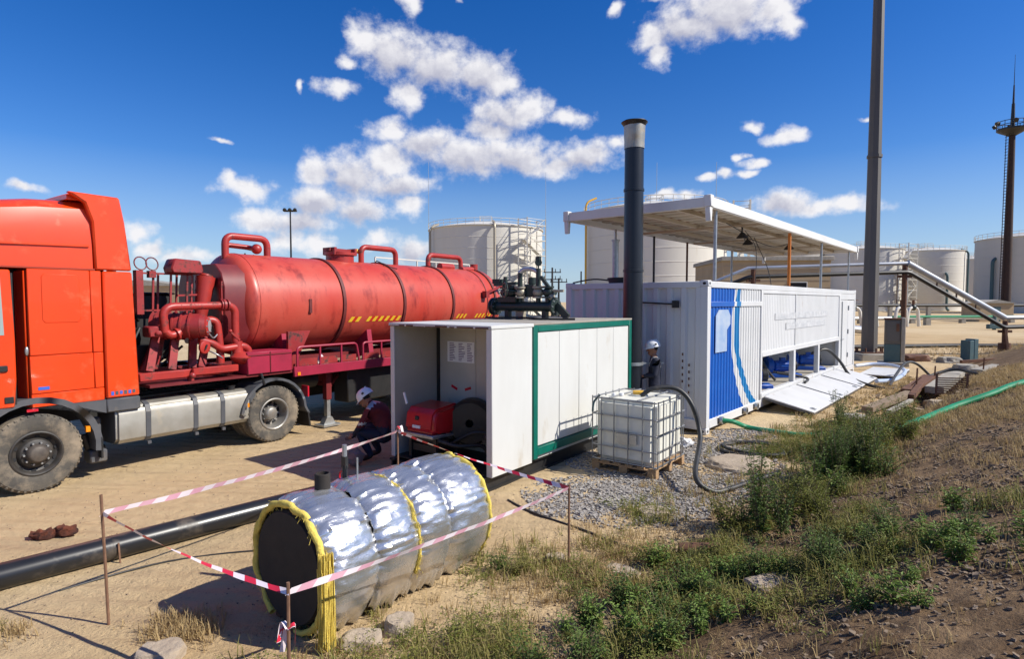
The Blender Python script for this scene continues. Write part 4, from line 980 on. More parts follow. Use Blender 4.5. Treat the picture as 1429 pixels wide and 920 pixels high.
b = MB(); b.box(.935, LN + .02, -.02, W + .02, ZT + .002, ZT + .035); b.build('roof', M['concrete'], K, bevel=.006)
# notice and labels on the partition
b = MB(); b.box(.892, .899, 1.05, 1.60, 1.56, 1.88); nt_ = b.build('notice_sheet', M['paper'], K)
b = MB()
r2 = random.Random(11)
for c0 in (.40, .54, .67):
    for r_ in range(11):
        ln = .06 + .075 * r2.random(); z = 1.845 - r_ * .026; yy = 1.58 - (c0 - .38) * 1.35; b.box(.8895, .8915, yy - ln, yy, z, z + .010)
b.build('notice_print', M['ink'], nt_)
for y, a in ((1.46, .5), (1.18, -.4)):
    b = MB(); b.bar((.896, y - .06, 1.16 - .05*a), (.896, y + .06, 1.16 + .05*a), .04, .006, up=(1,0,0)); b.build('red_sticker', M['redlens'], K)
b = MB(); b.tube(fil([(.80,.12,2.1),(.80,.12,.95),(.62,.12,1.02),(.70,.12,1.28)], .06), .018, 6); b.build('gas_hose', M['black'], K)
b = MB(); b.bar((-.02,W-.35,1.02),(-.02,W-.29,1.18),.02,.03); b.build('side_clip', M['paper'], K)

# red oil burner inside the bay
t = thing('oil_burner', 'red hooded oil burner with black fan inside the open shed', 'burner', shp(.42, 1.36, .222), SRZ)
b = MB(); b.prism([(-.42,.42),(-.38,.66),(-.30,.74),(.10,.78),(.22,.72),(.22,.36),(-.30,.34)], 'y', -.30, .30); hd = b.build('hood', M['burner'], t, bevel=.05, seg=3)
b = MB(); b.box(-.425, -.405, -.05, .10, .46, .50); b.build('maker_plate', M['paper'], hd)
b = MB(); b.box(-.41, -.37, .0, .07, .57, .63); b.build('hood_window', M['black'], hd, bevel=.01)
b = MB(); b.prism([(-.43,.33),(.22,.31),(.22,.345),(-.43,.385)], 'y', -.31, .31); b.build('hood_base', M['steel'], t, bevel=.01)
b = MB(); b.lathe([(.06,-.18),(.30,-.18),(.34,-.12),(.34,.12),(.30,.18),(.06,.18)], (.28, -.42, .50), (1,.6,0), 26); b.build('fan_housing', M['black'], t)
b = MB(); b.cyl((.1,0,.45),(.48,0,.45),.16,n=18); b.build('blast_tube', M['black'], t)
b = MB(); b.cyl((-.20,-.30,.28),(-.20,.26,.28),.11,n=14); b.box(-.3,.2,-.25,.25,.10,.2); b.build('motor', M['black'], t)
for x in (-.30, .15):
    for y in (-.25, .25): b = MB(); b.bar((x,y,0),(x,y,.34),.05,.05); b.build('leg', M['black'], t)
b = MB(); b.tube(fil([(-.3,-.30,.30),(-.25,-.6,.25),(.05,-.85,.25),(.1,-.95,.02)], .1), .03, 8); b.tube(fil([(-.1,-.3,.2),(.0,-.7,.42),(.1,-.9,.42),(.1,-.95,.2)], .08), .025, 8); b.ball((.08,-.9,.36),.07); b.box(.02,.14,-.98,-.84,.28,.34); b.build('fuel_train', M['black'], t)

# valve manifold on the shed roof
t = thing('valve_manifold', 'black pipe header with valves and handwheels on the shed roof', 'valve manifold', shp(2.35, 1.15, ZT + .036), SRZ)
b = MB(); b.cyl((0,-.62,.22),(0,.66,.22),.085,n=18); b.build('header', M['dblue'], t)
for y in (-.64, .66, .60):
    b = MB(); b.lathe([(0,0),(.155,0),(.155,.035),(0,.035)], (0,y,.22), (0,1,0), 20); fl = b.build('flange', M['dblue'], t)
    for i in range(8): 
        a = 2*PI*i/8; bb = MB(); bb.cyl((.125*math.cos(a), y-.015, .22+.125*math.sin(a)), (.125*math.cos(a), y+.05, .22+.125*math.sin(a)), .012, n=6); bb.build('bolt', M['steel'], fl)
for y in (-.42, .36): 
    b = MB(); b.box(-.05,.05,y-.04,y+.04,0,.15); b.build('stand', M['dblue'], t)
b = MB(); b.bar((0,-.64,.25),(.0,-.86,.04),.12,.05,up=(1,0,0)); b.build('end_brace', M['dblue'], t)
def riser(y, h, handwheel, bronze):
    b = MB(); b.cyl((0,y,.25),(0,y,h),.042,n=12); rz = b.build('riser', M['dblue'], t)
    b = MB(); b.ball((0,y,.46),.085,.10,.085); b.lathe([(0,0),(.10,0),(.10,.03),(0,.03)], (0,y,.36),(0,0,1),16); b.lathe([(0,0),(.10,0),(.10,.03),(0,.03)], (0,y,.53),(0,0,1),16); b.build('valve_body', M['valve'] if bronze else M['dblue'], rz)
    if handwheel:
        c0 = Vector((-.30, y + .10, .50)); ax = Vector((-.8,.55,0)).normalized(); u = Vector((0,0,1)); v_ = ax.cross(u)
        b = MB(); b.tube([c0 + u*.12*math.cos(2*PI*i/20) + v_*.12*math.sin(2*PI*i/20) for i in range(20)], .016, 6, True)
        for i in range(3): a = PI*i/3; d_ = u*.12*math.cos(a) + v_*.12*math.sin(a); b.bar(c0 - d_, c0 + d_, .016, .016)
        b.cyl(c0, (0,y,.47), .02, n=8); b.build('hand_wheel', M['dblue'], rz)
    return rz
riser(-.28, .86, False, True); riser(.10, .80, True, True); riser(.42, .66, False, False); riser(.27, .58, False, False); riser(-.48, .52, False, False)
b = MB(); b.cyl((.12,-.55,.46),(.12,.55,.46),.05,n=12); b.build('return_header', M['dblue'], t)
b = MB(); b.box(.04,.22,-.16,.04,.38,.60); b.cyl((.13,-.06,.60),(.13,-.06,.72),.07,n=12); b.build('regulator', M['dblue'], t, bevel=.01)
b = MB(); b.bar((-.06,.50,.34),(-.06,.12,.34),.10,.09); b.build('pipe_bracket', M['dblue'], t)
b = MB(); b.tube(fil([(0,.10,.80),(0,.02,.86),(0,-.16,.86),(0,-.28,.80)], .05), .04, 10); b.build('bridge_pipe', M['cladding'], t)
b = MB(); b.bar((-.05,.62,.60),(.03,.20,.62),.10,.05); b.bar((0,.42,.62),(0,.42,.74),.05,.05); b.box(-.07,.07,.50,.66,.62,.70); b.build('actuator', M['dblue'], t)
b = MB(); b.lathe([(.0,0),(.06,0),(.06,.04),(0,.04)], (0,-.28,.96),(-.8,-.6,0),14); b.cyl((0,-.28,.86),(0,-.28,.98),.014,n=6); b.box(-.03,.03,-.32,-.24,.98,1.06); b.build('gauge', M['dblue'], t)
b = MB(); b.bar((-.04,-.36,.72),(.0,-.56,.46),.07,.05); b.bar((0,-.56,.46),(0,-.60,.30),.05,.05); b.build('lever', M['dblue'], t)
b = MB(); b.cyl((0,-.50,.48),(.0,-.78,.48),.022,n=8); b.ball((0,-.55,.38),.06); b.build('ball_valve', M['valve'], t)
b = MB(); b.box(.02,.10,.05,.21,.0,.28); b.cyl((.06,.12,.28),(.06,.12,.36),.05,n=10); b.build('support_pipe', M['valve'], t)
b = MB(); b.tube(cr([(-.2,.7,.03),(-.25,.4,.02),(-.15,.0,.03),(-.22,-.5,.02),(0,-1.0,.02)], 6), .018, 6); b.build('cable', M['black'], t)

# ------------------------------------------------------------------ black flue stack
fx = shp(4.38, .10)
t = thing('flue_stack', 'tall black flue stack with dented grey metal collar behind the shed', 'chimney', fx)
b = MB(); b.lathe([(.19,0),(.182,2.0),(.176,5.48),(.15,5.48)], n=28); sh = b.build('shaft', M['stack'], t)
for z in (1.25, 3.05, 4.55):
    b = MB(); b.lathe([(.176,z),(.192,z+.005),(.192,z+.05),(.176,z+.055)], n=28); b.build('seam_band', M['stack'], sh)
b = MB()
pr = []
for z, r_ in ((5.34,.186),(5.50,.186),(5.52,.19),(5.76,.195),(5.765,.17),(5.34,.165)): pr.append((r_, z))
b.lathe(pr, n=28)
b.v = [(p[0]*(1 + .05*noise.noise((p[0]*6, p[1]*6, p[2]*3)) * (p[2] > 5.54)), p[1]*(1 + .05*noise.noise((p[0]*6, p[1]*6, p[2]*3 + 5)) * (p[2] > 5.54)), p[2] + (.02*noise.noise((p[0]*9, p[1]*9, 3)) if p[2] > 5.74 else 0)) for p in b.v]
b.build('metal_collar', M['alu'], t)
b = MB(); b.lathe([(.17,5.75),(.197,5.755),(.225,5.80),(.245,5.825),(.24,5.835),(.18,5.80)], n=28); b.v = [(p[0]*(1+.05*noise.noise((p[0]*7,p[1]*7,2))), p[1]*(1+.05*noise.noise((p[0]*7,p[1]*7,8))), p[2]+.012*noise.noise((p[0]*9,p[1]*9,3))) for p in b.v]; b.build('top_flange', M['black'], t)
b = MB(); b.lathe([(.19,1.30),(.205,1.30),(.205,1.36),(.19,1.36)], n=24); b.bar((.19,.0,1.33),(.62,.1,1.33),.03,.03); b.build('stay_clamp', M['steel'], t)
b = MB(); b.box(-.3,.3,-.3,.3,0,.12); b.build('base', M['black'], t)

# ------------------------------------------------------------------ liquid tote on its pallet
IRZ = math.atan2(.80, .61); IO = Vector((2.01, 8.14, 0))
pal = thing('pallet', 'wooden pallet under the white caged liquid tote on the gravel', 'pallet', IO, IRZ)
PX, PY = 1.06, 1.02
for i in range(6):
    b = MB(); y = i * (PY - .11) / 5; b.box(0, PX, y, y + .11, .125, .147); b.build('deck_board', M['wood'], pal, bevel=.003)
for i in range(3):
    x = i * (PX - .10) / 2; b = MB(); b.box(x, x + .10, 0, PY, .102, .124); b.build('stringer_board', M['wood'], pal, bevel=.003)
    b = MB(); b.box(x, x + .10, 0, PY, .004, .024); b.build('bottom_board', M['wood'], pal, bevel=.003)
    for j in range(3):
        y = j * (PY - .13) / 2; b = MB(); b.box(x, x + .10, y, y + .13, .0245, .1015); b.build('block', M['wood'], pal, bevel=.004)
ibc = thing('liquid_tote', 'white plastic liquid tote in a grey tube cage beside the shed', 'liquid tote', IO + Vector((0,0,.148)), IRZ)
b = MB(); b.box(.035, PX - .035, .035, PY - .035, .005, .93)
bo = b.build('bottle', M['ibc'], ibc, bevel=.07, seg=4)
b = MB(); b.lathe([(.13,.925),(.13,.955),(0,.96)], (PX/2, PY/2, 0), (0,0,1), 18); b.build('filler_neck', M['ibc'], bo)
b = MB(); b.lathe([(.10,.0),(.10,.04),(0,.045)], (PX/2, PY/2, .958), (0,0,1), 18); b.build('screw_cap', M['yellow'], ibc)
zs = (.02, .23, .46, .69, .93)
for z in zs:
    b = MB(); b.tube(fil([(.06,0,z),(PX,0,z),(PX,PY,z),(0,PY,z),(0,0,z),(.06,0,z)], .04, 4), .011, 8); b.build('cage_hoop', M['cage'], ibc)
for f in (.03, .20, .42, .64, .84):
    for p in ((f*PX, -.012), (f*PX, PY + .012)):
        b = MB(); b.cyl((*p, 0), (*p, .95), .010, n=8); b.build('cage_upright', M['cage'], ibc)
    for p in ((-.012, f*PY), (PX + .012, f*PY)):
        b = MB(); b.cyl((*p, 0), (*p, .95), .010, n=8); b.build('cage_upright', M['cage'], ibc)
for y in (.28, .72):
    b = MB(); b.tube([(0,PY*y,.945),(PX,PY*y,.945)], .012, 8); b.build('top_bar', M['cage'], ibc)
b = MB(); b.box(-.004,.004,.30,.62,.30,.44); b.build('side_plate', M['steel'], ibc)
for x, y, r_ in ((.25,.8,.03),(.35,.72,.04),(.62,.55,.03)):
    b = MB(); b.cyl((x,y,.935),(x,y,.975),r_,n=10); b.build('vent_cap', M['plastic'], ibc)
b = MB(); b.tube(cr([(.02,.9,.97),(-.02,.98,.86),(-.02,1.0,.72)],5), .016, 6); b.build('strap_end', M['teal'], ibc)
def ibp(x, y, z): return tuple(IO + Matrix.Rotation(IRZ, 3, 'Z') @ Vector((x, y, z)))
b = MB(); b.tube(cr([ibp(.45,.45,1.08), ibp(.55,.30,1.20), ibp(.75,.02,1.20), ibp(.80,-.20,.98), ibp(.72,-.36,.55), (2.40,7.62,.22), (2.58,7.50,.055), (2.85,7.62,.05), (3.3,7.95,.055), (3.8,8.30,.06)], 8), .036, 10)
tag(b.build('suction_hose', M['hose']), 'black hose arching out of the liquid tote down to the gravel', 'hose')

# ------------------------------------------------------------------ white container with blue end
CRZ = math.atan2(.762, .648); CO = Vector((3.62, 10.92, 0))
def cop(x, y, z=0): return CO + Matrix.Rotation(CRZ, 3, 'Z') @ Vector((x, y, z))
cont = thing('equipment_container', 'long white corrugated container with blue painted corner and open pump hatches', 'container', CO, CRZ)
K = cont; CL, CW, CH = 13.3, 3.2, 2.9
# livery: deep blue field, white gap, lighter blue stripe following a curve in height
lm = bpy.data.materials.new('container_livery'); lm.use_nodes = True; T = lm.node_tree; B = T.nodes['Principled BSDF']; B.inputs['Roughness'].default_value = .4
co = T.nodes.new('ShaderNodeTexCoord').outputs['Object']
spx = T.nodes.new('ShaderNodeSeparateXYZ'); T.links.new(co, spx.inputs[0])
def curve(pts):
    n = T.nodes.new('ShaderNodeFloatCurve'); c_ = n.mapping.curves[0]
    zs_ = [(z / 3, x / 4) for x, z in pts]; zs_.sort()
    c_.points[0].location = zs_[0]; c_.points[1].location = zs_[-1]
    for p in zs_[1:-1]: c_.points.new(*p)
    n.mapping.update(); T.links.new(TM('DIVIDE', spx.outputs[2], 3.0), n.inputs['Value'])
    return TM('MULTIPLY', n.outputs[0], 4.0)
e1 = curve([(1.43,2.74),(1.34,2.34),(1.27,1.91),(1.31,1.54),(1.43,1.16),(1.69,.69),(2.05,.26)])
e2 = curve([(1.56,2.74),(1.47,2.34),(1.43,1.85),(1.53,1.4),(1.80,.94),(2.24,.45),(2.55,.23)])
e3 = curve([(1.80,2.74),(1.73,2.4),(1.70,1.89),(1.79,1.38),(2.06,.98),(2.45,.54),(2.92,.25)])
X = spx.outputs[0]
f_deep = TM('LESS_THAN', X, e1)
f_str = TM('MULTIPLY', TM('GREATER_THAN', X, e2), TM('LESS_THAN', X, e3))
cw = TX(TR(TN(1.4), .35, .65), (.64,.64,.635), (.575,.575,.565))
cw = TX(TR(TN(2.2, 8, .7), .68, .78), cw, (.36,.28,.2))
c_ = TX(f_deep, cw, TX(TR(TN(3), .35, .7), (.003,.085,.40), (.004,.105,.44)))
c_ = TX(f_str, c_, (.006,.17,.42))
T.links.new(c_, B.inputs['Base Color'])
M['livery'] = lm
def corr(x0, x1, z0, z1, pitch, depth, name, mt, parent, y=.0, axis='x', flip=1):
    """one pressed sheet with trapezoid ribs"""
    n = max(1, round((x1 - x0) / pitch)); p = (x1 - x0) / n; pts = []
    for i in range(n):
        a = x0 + i * p
        pts += [(a, 0), (a + p*.30, 0), (a + p*.42, 1), (a + p*.88, 1)]
    pts.append((x1, 0))
    b = MB(); vs = []
    for a, d_ in pts:
        for z in (z0, z1):
            q = y + d_ * depth * flip
            vs.append((a, q, z) if axis == 'x' else (q, a, z))
    b.add(vs, [(2*i, 2*i+2, 2*i+3, 2*i+1) for i in range(len(pts) - 1)])
    return b.build(name, mt, parent, ang=20)
def cbox(name, mt, *a, bv=.008, parent=None):
    b = MB(); b.box(*a); return b.build(name, M[mt], parent or K, bevel=bv)
# frame
for x0, x1, y0, y1 in ((0,.15,0,.15),(CL-.15,CL,0,.15),(0,.15,CW-.15,CW),(CL-.15,CL,CW-.15,CW)):
    cbox('corner_post', 'white2', x0, x1, y0, y1, .12, CH - .12)
    for z in (0, CH - .12):
        cc = cbox('corner_casting', 'white2', x0 - .006, x1 + .006, y0 - .006, y1 + .006, z, z + .12, bv=.012)
        if y0 == 0 and x0 == 0:
            b = MB(); b.ball((.07, -.006, z + .06), .035, .004, .025); b.ball((-.006, .07, z + .06), .004, .035, .025); b.build('casting_hole', M['interior'], cc)
cbox('top_rail', 'white2', .15, CL - .15, 0, .10, CH - .14, CH - .02)
cbox('top_rail', 'white2', .15, CL - .15, CW - .10, CW, CH - .14, CH - .02)
cbox('end_rail', 'white2', 0, .10, .15, CW - .15, CH - .14, CH - .02)
cbox('end_rail', 'white2', CL - .10, CL, .15, CW - .15, CH - .14, CH - .02)
cbox('bottom_rail', 'white2', .15, CL - .15, 0, .12, .10, .27)
cbox('bottom_rail', 'white2', .15, CL - .15, CW - .12, CW, .10, .27)
cbox('end_sill', 'white2', 0, .12, .15, CW - .15, .08, .27)
cbox('end_sill', 'white2', CL - .12, CL, .15, CW - .15, .08, .27)
cbox('roof_sheet', 'white2', .10, CL - .10, .10, CW - .10, CH - .08, CH - .05)
cbox('floor', 'concrete', .12, CL - .12, .12, CW - .12, .22, .40, bv=0)
# fork pockets with pipe stubs
for x in (.55, 1.9, 2.6):
    b = MB(); b.box(x, x + .24, -.006, .002, .13, .24); pk_ = b.build('fork_pocket', M['interior'], K)
    b = MB(); b.lathe([(.075,0),(.075,.07),(.05,.07),(.05,.0)], (x + .12, 0, .185), (0,-1,0), 16); b.build('pipe_stub', M['steel'], pk_)
# near long wall
corr(.15, 3.05, .27, 2.40, .155, .016, 'wall_sheet', M['livery'], K, y=.015)
corr(.15, 3.05, 2.50, CH - .14, .155, .016, 'wall_sheet', M['livery'], K, y=.015)
b = MB(); b.box(.15, 3.05, -.002, .03, 2.40, 2.50); b.build('wall_belt', M['livery'], K, bevel=.005)
cbox('door_frame_post', 'white2', 3.05, 3.16, -.004, .10, .27, CH - .14)
for x0, x1 in ((3.16, 5.80), (5.84, 10.80)):
    corr(x0, x1, 1.36, CH - .22, .125, .008, 'wall_sheet', M['white2'], K, y=.02)
cbox('panel_seam', 'white2', 5.80, 5.84, .005, .06, 1.36, CH - .14, bv=.003)
cbox('drip_rail', 'white2', 3.16, 10.80, .0, .08, CH - .22, CH - .142)
cbox('hatch_lintel', 'white2', 3.16, 10.80, -.006, .10, 1.24, 1.36)
for x in (5.70, 8.20): cbox('hatch_post', 'white2', x, x + .16, .0, .12, .42, 1.24)
cbox('hatch_sill', 'white2', 3.05, 10.95, -.004, .12, .274, .42)
cbox('door_frame_post', 'white2', 10.80, 10.95, -.004, .10, .424, CH - .14)
cbox('side_door', 'white2', 11.0, 12.1, .015, .06, .30, CH - .35)
cbox('door_header', 'white2', 10.95, CL - .15, .01, .08, CH - .34, CH - .145)
dd = cbox('end_panel', 'white2', 12.16, CL - .15, .02, .06, .28, CH - .36)
for z in (.6, 1.4, 2.2):
    b = MB(); b.cyl((12.13, -.005, z), (12.13, -.005, z + .16), .022, n=8); b.build('hinge', M['steel'], K)
b = MB(); b.cyl((11.15,-.01,.4),(11.15,-.01,2.5),.016,n=8); b.bar((11.15,-.02,1.25),(11.4,-.02,1.25),.03,.02); b.build('lock_bar', M['steel'], K)
# inside of the pump bay
cbox('bay_back_wall', 'white2', 3.1, 10.9, 1.45, 1.5, .40, 1.9, bv=0)
cbox('bay_ceiling', 'white2', 3.1, 10.9, .1, 1.45, 1.9, 1.94, bv=0)
cbox('bay_end_wall', 'white2', 3.06, 3.1, .1, 1.5, .40, 1.94, bv=0)
cbox('bay_end_wall', 'white2', 10.9, 10.94, .1, 1.5, .40, 1.94, bv=0)
# short end wall
corr(.15, CW - .15, .27, CH - .14, .30, .05, 'end_wall_sheet', M['white2'], K, y=.01, axis='y')
for y in (.35, .48):
    for k in range(5):
        b = MB(); b.box(-.004, .012, y - .012, y + .012, .75 + .13*k + (.2 if y > .4 else 0), .80 + .13*k + (.2 if y > .4 else 0)); b.build('bolt_mark', M['rust'], K)
b = MB(); b.bar((-.03,.62,2.45),(-.03,1.75,2.50),.03,.03); b.box(-.06,0,.56,.68,2.38,2.52); b.build('conduit', M['black'], K)
corr(.15, CL - .15, .27, CH - .14, .30, .05, 'far_wall_sheet', M['white2'], K, y=CW - .01, flip=-1)
corr(.15, CW - .15, .27, CH - .14, .30, .05, 'far_end_sheet', M['white2'], K, y=CL - .01, axis='y', flip=-1)
# washed-out lettering patches, too faded to read
b = MB()
for (x0, x1, z0, z1) in ((.42,1.0,1.55,2.05),):
    b.prism([(.40,1.52),(.98,1.52),(.98,1.95),(1.15,2.05),(1.15,2.22),(1.02,2.34),(.55,2.34),(.40,2.22)], 'y', -.001, .012)
b.build('faded_emblem', mat('faded_decal', (.22,.34,.55), (.46,.52,.60), 2.5, .5), K)
gp = mat('faded_print', (.40,.41,.42), (.60,.60,.595), 3.2, .6, stretch=(1.6,1,2.6))
for x0, x1, z0, z1 in ((4.1,9.3,2.06,2.22),(5.0,9.0,1.80,1.97)):
    b = MB(); b.box(x0, x1, .012, .018, z0, z1); b.build('faded_print', gp, K)
# drop-down hatch doors lying out from the sill
for x0, x1 in ((3.2, 5.68), (5.82, 8.24), (8.40, 10.85)):
    o = bpy.data.objects.new('hatch_door', None); col.objects.link(o); o.parent = K; o.location = (x0, -.02, .33); o.rotation_euler = (R(13), 0, 0)
    wd = x1 - x0
    b = MB(); b.box(0, wd, -1.10, -.02, 0, .025); sk = b.build('hatch_skin', M['white2'], o, bevel=.004)
    b = MB(); b.box(0, wd, -1.10, -1.05, -.05, -.001); b.box(0, .05, -1.05, -.02, -.05, -.001); b.box(wd - .05, wd, -1.05, -.02, -.05, -.001); b.build('hatch_frame', M['dkgrey'], o)
    for f in (.12, .88):
        b = MB(); b.box(wd*f - .06, wd*f + .06, -1.06, -.94, .026, .036); b.cyl((wd*f,-1.0,.036),(wd*f,-1.0,.05),.03,n=10); b.build('latch', M['steel'], o)
        b = MB(); b.cyl((wd*f - .1,-.01,.0),(wd*f + .1,-.01,.0),.022,n=8); b.build('hinge', M['steel'], o)
b = MB(); b.box(1.9, 2.5, -1.06, -1.0, .03, .045); 
# blue pumps
def blue_pump(x, y, rz, label, kind):
    t = thing('blue_pump', label, 'pump', cop(x, y, .402), CRZ + rz, 'blue pumps in the container bay')
    b = MB(); b.box(-.25, .85, -.20, .20, 0, .10); b.build('base_plate', M['blue'], t, bevel=.01)
    b = MB(); b.lathe([(.05,-.10),(.18,-.10),(.22,-.07),(.22,.07),(.18,.10),(.05,.10)], (0,0,.33), (1,0,0), 22); b.cyl((0,.14,.33),(0,.14,.62),.07,.07,14); b.build('volute', M['blue'], t)
    b = MB(); b.lathe([(0,0),(.125,0),(.125,.03),(0,.03)], (0,.14,.60), (0,0,1), 16); b.build('flange', M['blue'], t)
    b = MB(); b.lathe([(0,0),(.13,0),(.13,.03),(0,.03)], (-.20,0,.33), (1,0,0), 18); b.cyl((-.19,0,.33),(-.08,0,.33),.08,n=14); b.build('flange', M['blue'], t)
    b = MB(); b.lathe([(.06,.10),(.15,.16),(.15,.22),(.14,.24),(.14,.62),(.10,.66),(0,.66)], (0,0,.31), (1,0,0), 22); mo_ = b.build('motor', M['blue'], t)
    b = MB()
    for i in range(16): a = 2*PI*i/16; b.bar((.26,.15*math.cos(a),.31+.15*math.sin(a)),(.58,.15*math.cos(a),.31+.15*math.sin(a)),.012,.02)
    b.build('cooling_fin', M['blue'], mo_)
    b = MB(); b.lathe([(.145,.62),(.155,.63),(.155,.74),(.10,.77),(0,.77)], (0,0,.31), (1,0,0), 20); b.build('fan_cowl', M['black'], mo_)
    b = MB(); b.box(.32,.46,-.06,.06,.45,.54); b.build('terminal_box', M['blue'], mo_, bevel=.01)
    if kind: 
        b = MB(); b.cyl((0,.14,.62),(0,.14,.95),.05,n=12); b.ball((0,.14,.74),.09); b.build('check_valve', M['blue' if kind == 1 else 'valve'], t)
    return t
blue_pump(3.80, .84, R(-58), 'blue motor pump in the nearest hatch bay', 0)
blue_pump(6.45, .86, R(-50), 'blue pump with upright valve in the middle hatch bay', 1)
blue_pump(8.9, .84, R(-64), 'blue pump in the hatch bay nearest the lamp pole', 2)
t = thing('pipe_rack', 'grey pipes and valve inside the pump bay behind the middle post', 'pipes', cop(6.2, 1.2, .402), CRZ)
for k in range(4):
    b = MB(); b.cyl((k*.32, 0, 0), (k*.32, 0, 1.45), .05, n=10); b.build('riser', M['steel'], t)
b = MB(); b.bar((-.1,-.06,.62),(1.1,-.06,.62),.05,.05); b.build('rail', M['rust'], t)
def wall_pipe(L, r_, mt, label, name='hose', cat='hose'):
    b = MB(); b.tube(cr(L, 8), r_, 9); return tag(b.build(name, M[mt]), label, cat)
C = lambda x, y, z: tuple(cop(x, y, z))
wall_pipe([C(4.9,1.0,1.75), C(4.95,.8,1.3), C(5.15,.55,.8), C(5.35,.35,.47)], .035, 'hose', 'black hose hanging in the nearest pump bay')
wall_pipe([C(5.2,1.1,1.75), C(5.3,.9,1.3), C(5.45,.6,.75), C(5.6,.45,.47)], .03, 'hose', 'second black hose hanging in the nearest pump bay beside the post')
wall_pipe([C(6.3,.6,.55), C(6.6,.1,.47), C(6.7,-.1,.40), C(6.2,-.15,.36)], .035, 'hose', 'short black hose over the sill of the middle bay')

# ------------------------------------------------------------------ raised lid above the container
can = thing('canopy', 'raised cream steel roof on thin posts above the white container', 'canopy', cop(0, 0, CH - .02), CRZ)
K2 = can; Z0 = 4.24 - (CH - .02)
for y0, y1 in ((-.02, .06), (CW - .06, CW + .02)):
    b = MB(); b.box(-.02, CL + .02, y0, y1, Z0, Z0 + .19); b.build('side_rail', M['canopy'], K2, bevel=.008)
for x0, x1 in ((-.02, .06), (CL - .06, CL + .02)):
    b = MB(); b.box(x0, x1, .061, CW - .061, Z0 + .001, Z0 + .188); b.build('end_rail', M['canopy'], K2, bevel=.008)
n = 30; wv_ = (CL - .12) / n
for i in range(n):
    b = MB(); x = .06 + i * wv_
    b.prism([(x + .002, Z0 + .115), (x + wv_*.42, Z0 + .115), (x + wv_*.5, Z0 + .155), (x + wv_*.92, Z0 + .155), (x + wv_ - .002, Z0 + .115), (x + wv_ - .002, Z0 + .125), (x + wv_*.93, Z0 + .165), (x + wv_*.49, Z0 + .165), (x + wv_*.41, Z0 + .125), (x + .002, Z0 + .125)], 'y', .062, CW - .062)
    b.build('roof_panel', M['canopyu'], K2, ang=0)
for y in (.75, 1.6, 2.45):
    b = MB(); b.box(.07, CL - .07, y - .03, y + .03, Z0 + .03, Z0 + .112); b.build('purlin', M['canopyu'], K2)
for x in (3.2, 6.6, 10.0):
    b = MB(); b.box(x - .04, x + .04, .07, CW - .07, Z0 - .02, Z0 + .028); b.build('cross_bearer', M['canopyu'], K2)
for x in (.02, CL - .02):
    for y in (.02, CW - .02):
        b = MB(); b.box(x - .07, x + .07, y - .07, y + .07, Z0 + .0, Z0 + .22); cc = b.build('corner_casting', M['canopy'], K2, bevel=.012)
        b = MB(); b.prism([(x - .06, Z0 - .001), (x + .06, Z0 - .001), (x + .035, Z0 - .26), (x - .035, Z0 - .26)], 'y', y - .05, y + .05); b.build('corner_leg', M['canopy'], cc, bevel=.01)
for x, y, r_, mm in ((.55,.10,.035,'steel'),(5.45,.10,.04,'orange3'),(8.7,.10,.035,'steel'),(3.9,CW-.12,.03,'black'),(6.0,CW-.12,.03,'rust'),(9.6,CW-.12,.035,'steel'),(12.6,.12,.03,'steel'),(1.9,CW-.12,.03,'steel')):
    b = MB(); b.cyl((x,y,.0),(x,y,Z0 - .001),r_,n=10); po_ = b.build('post', M[mm], K2)
    if mm == 'orange3': po_['label'] = 'orange painted post'
    b = MB(); b.box(x-.08,x+.08,y-.08,y+.08,-.0,.012); b.build('foot_plate', M['rust'], po_)
for x, y in ((3.3, .55), (5.0, 1.0), (7.2, .6)):
    b = MB(); b.bar((x,y,Z0 - .02),(x,y,Z0 - .16),.03,.03); hd_ = b.build('lamp_stem', M['black'], K2)
    b = MB(); b.lathe([(.04,0),(.13,.10),(.14,.12),(0,.11)], (x,y,Z0 - .14), (.2,0,-1), 12); b.build('lamp_shade', M['black'], hd_)
for L_, r_ in (([(2.2,.5,Z0-.04),(3.3,.55,Z0-.14),(4.2,.8,Z0-.24),(5.0,1.0,Z0-.10),(6.1,.7,Z0-.26),(7.2,.6,Z0-.1)], .012), ([(5.2,.9,Z0-.08),(5.0,.5,.5),(4.7,.3,.02)], .010), ([(3.35,.5,Z0-.1),(3.5,.3,Z0-.5),(3.2,.2,.02)], .008)):
    b = MB(); b.tube(cr(L_, 6), r_, 5); b.build('cable', M['black'], K2)

# odds and ends on the container roof
t = thing('vent_pipes', 'two grey vent pipes on the container roof beside the flue', 'vent pipe', cop(1.0, 2.55, CH - .05), CRZ)
for x, y, h_, r_ in ((0,0,1.0,.07),(.35,-.15,.75,.05)):
    b = MB(); b.cyl((x,y,0),(x,y,h_),r_,n=12); b.cyl((x,y,h_),(x,y,h_+.04),r_*1.3,n=12); b.build('pipe', M['steel'], t)
t = thing('cable_reel', 'black coil of cable on the container roof left of the flue', 'cable', cop(.35, 2.05, CH - .018), CRZ)
b = MB()
for k in range(4): b.tube([( (.16+.012*k)*math.cos(2*PI*i/18), (.24+.012*k)*math.sin(2*PI*i/18), .02 + .028*k) for i in range(18)], .02, 6, True)
b.build('coil', M['black'], t)
b = MB(); b.tube(cr([(.0,.2,.06),(-.1,.6,.10),(-.15,1.1,.03)], 5), .016, 6); b.build('tail', M['black'], t)
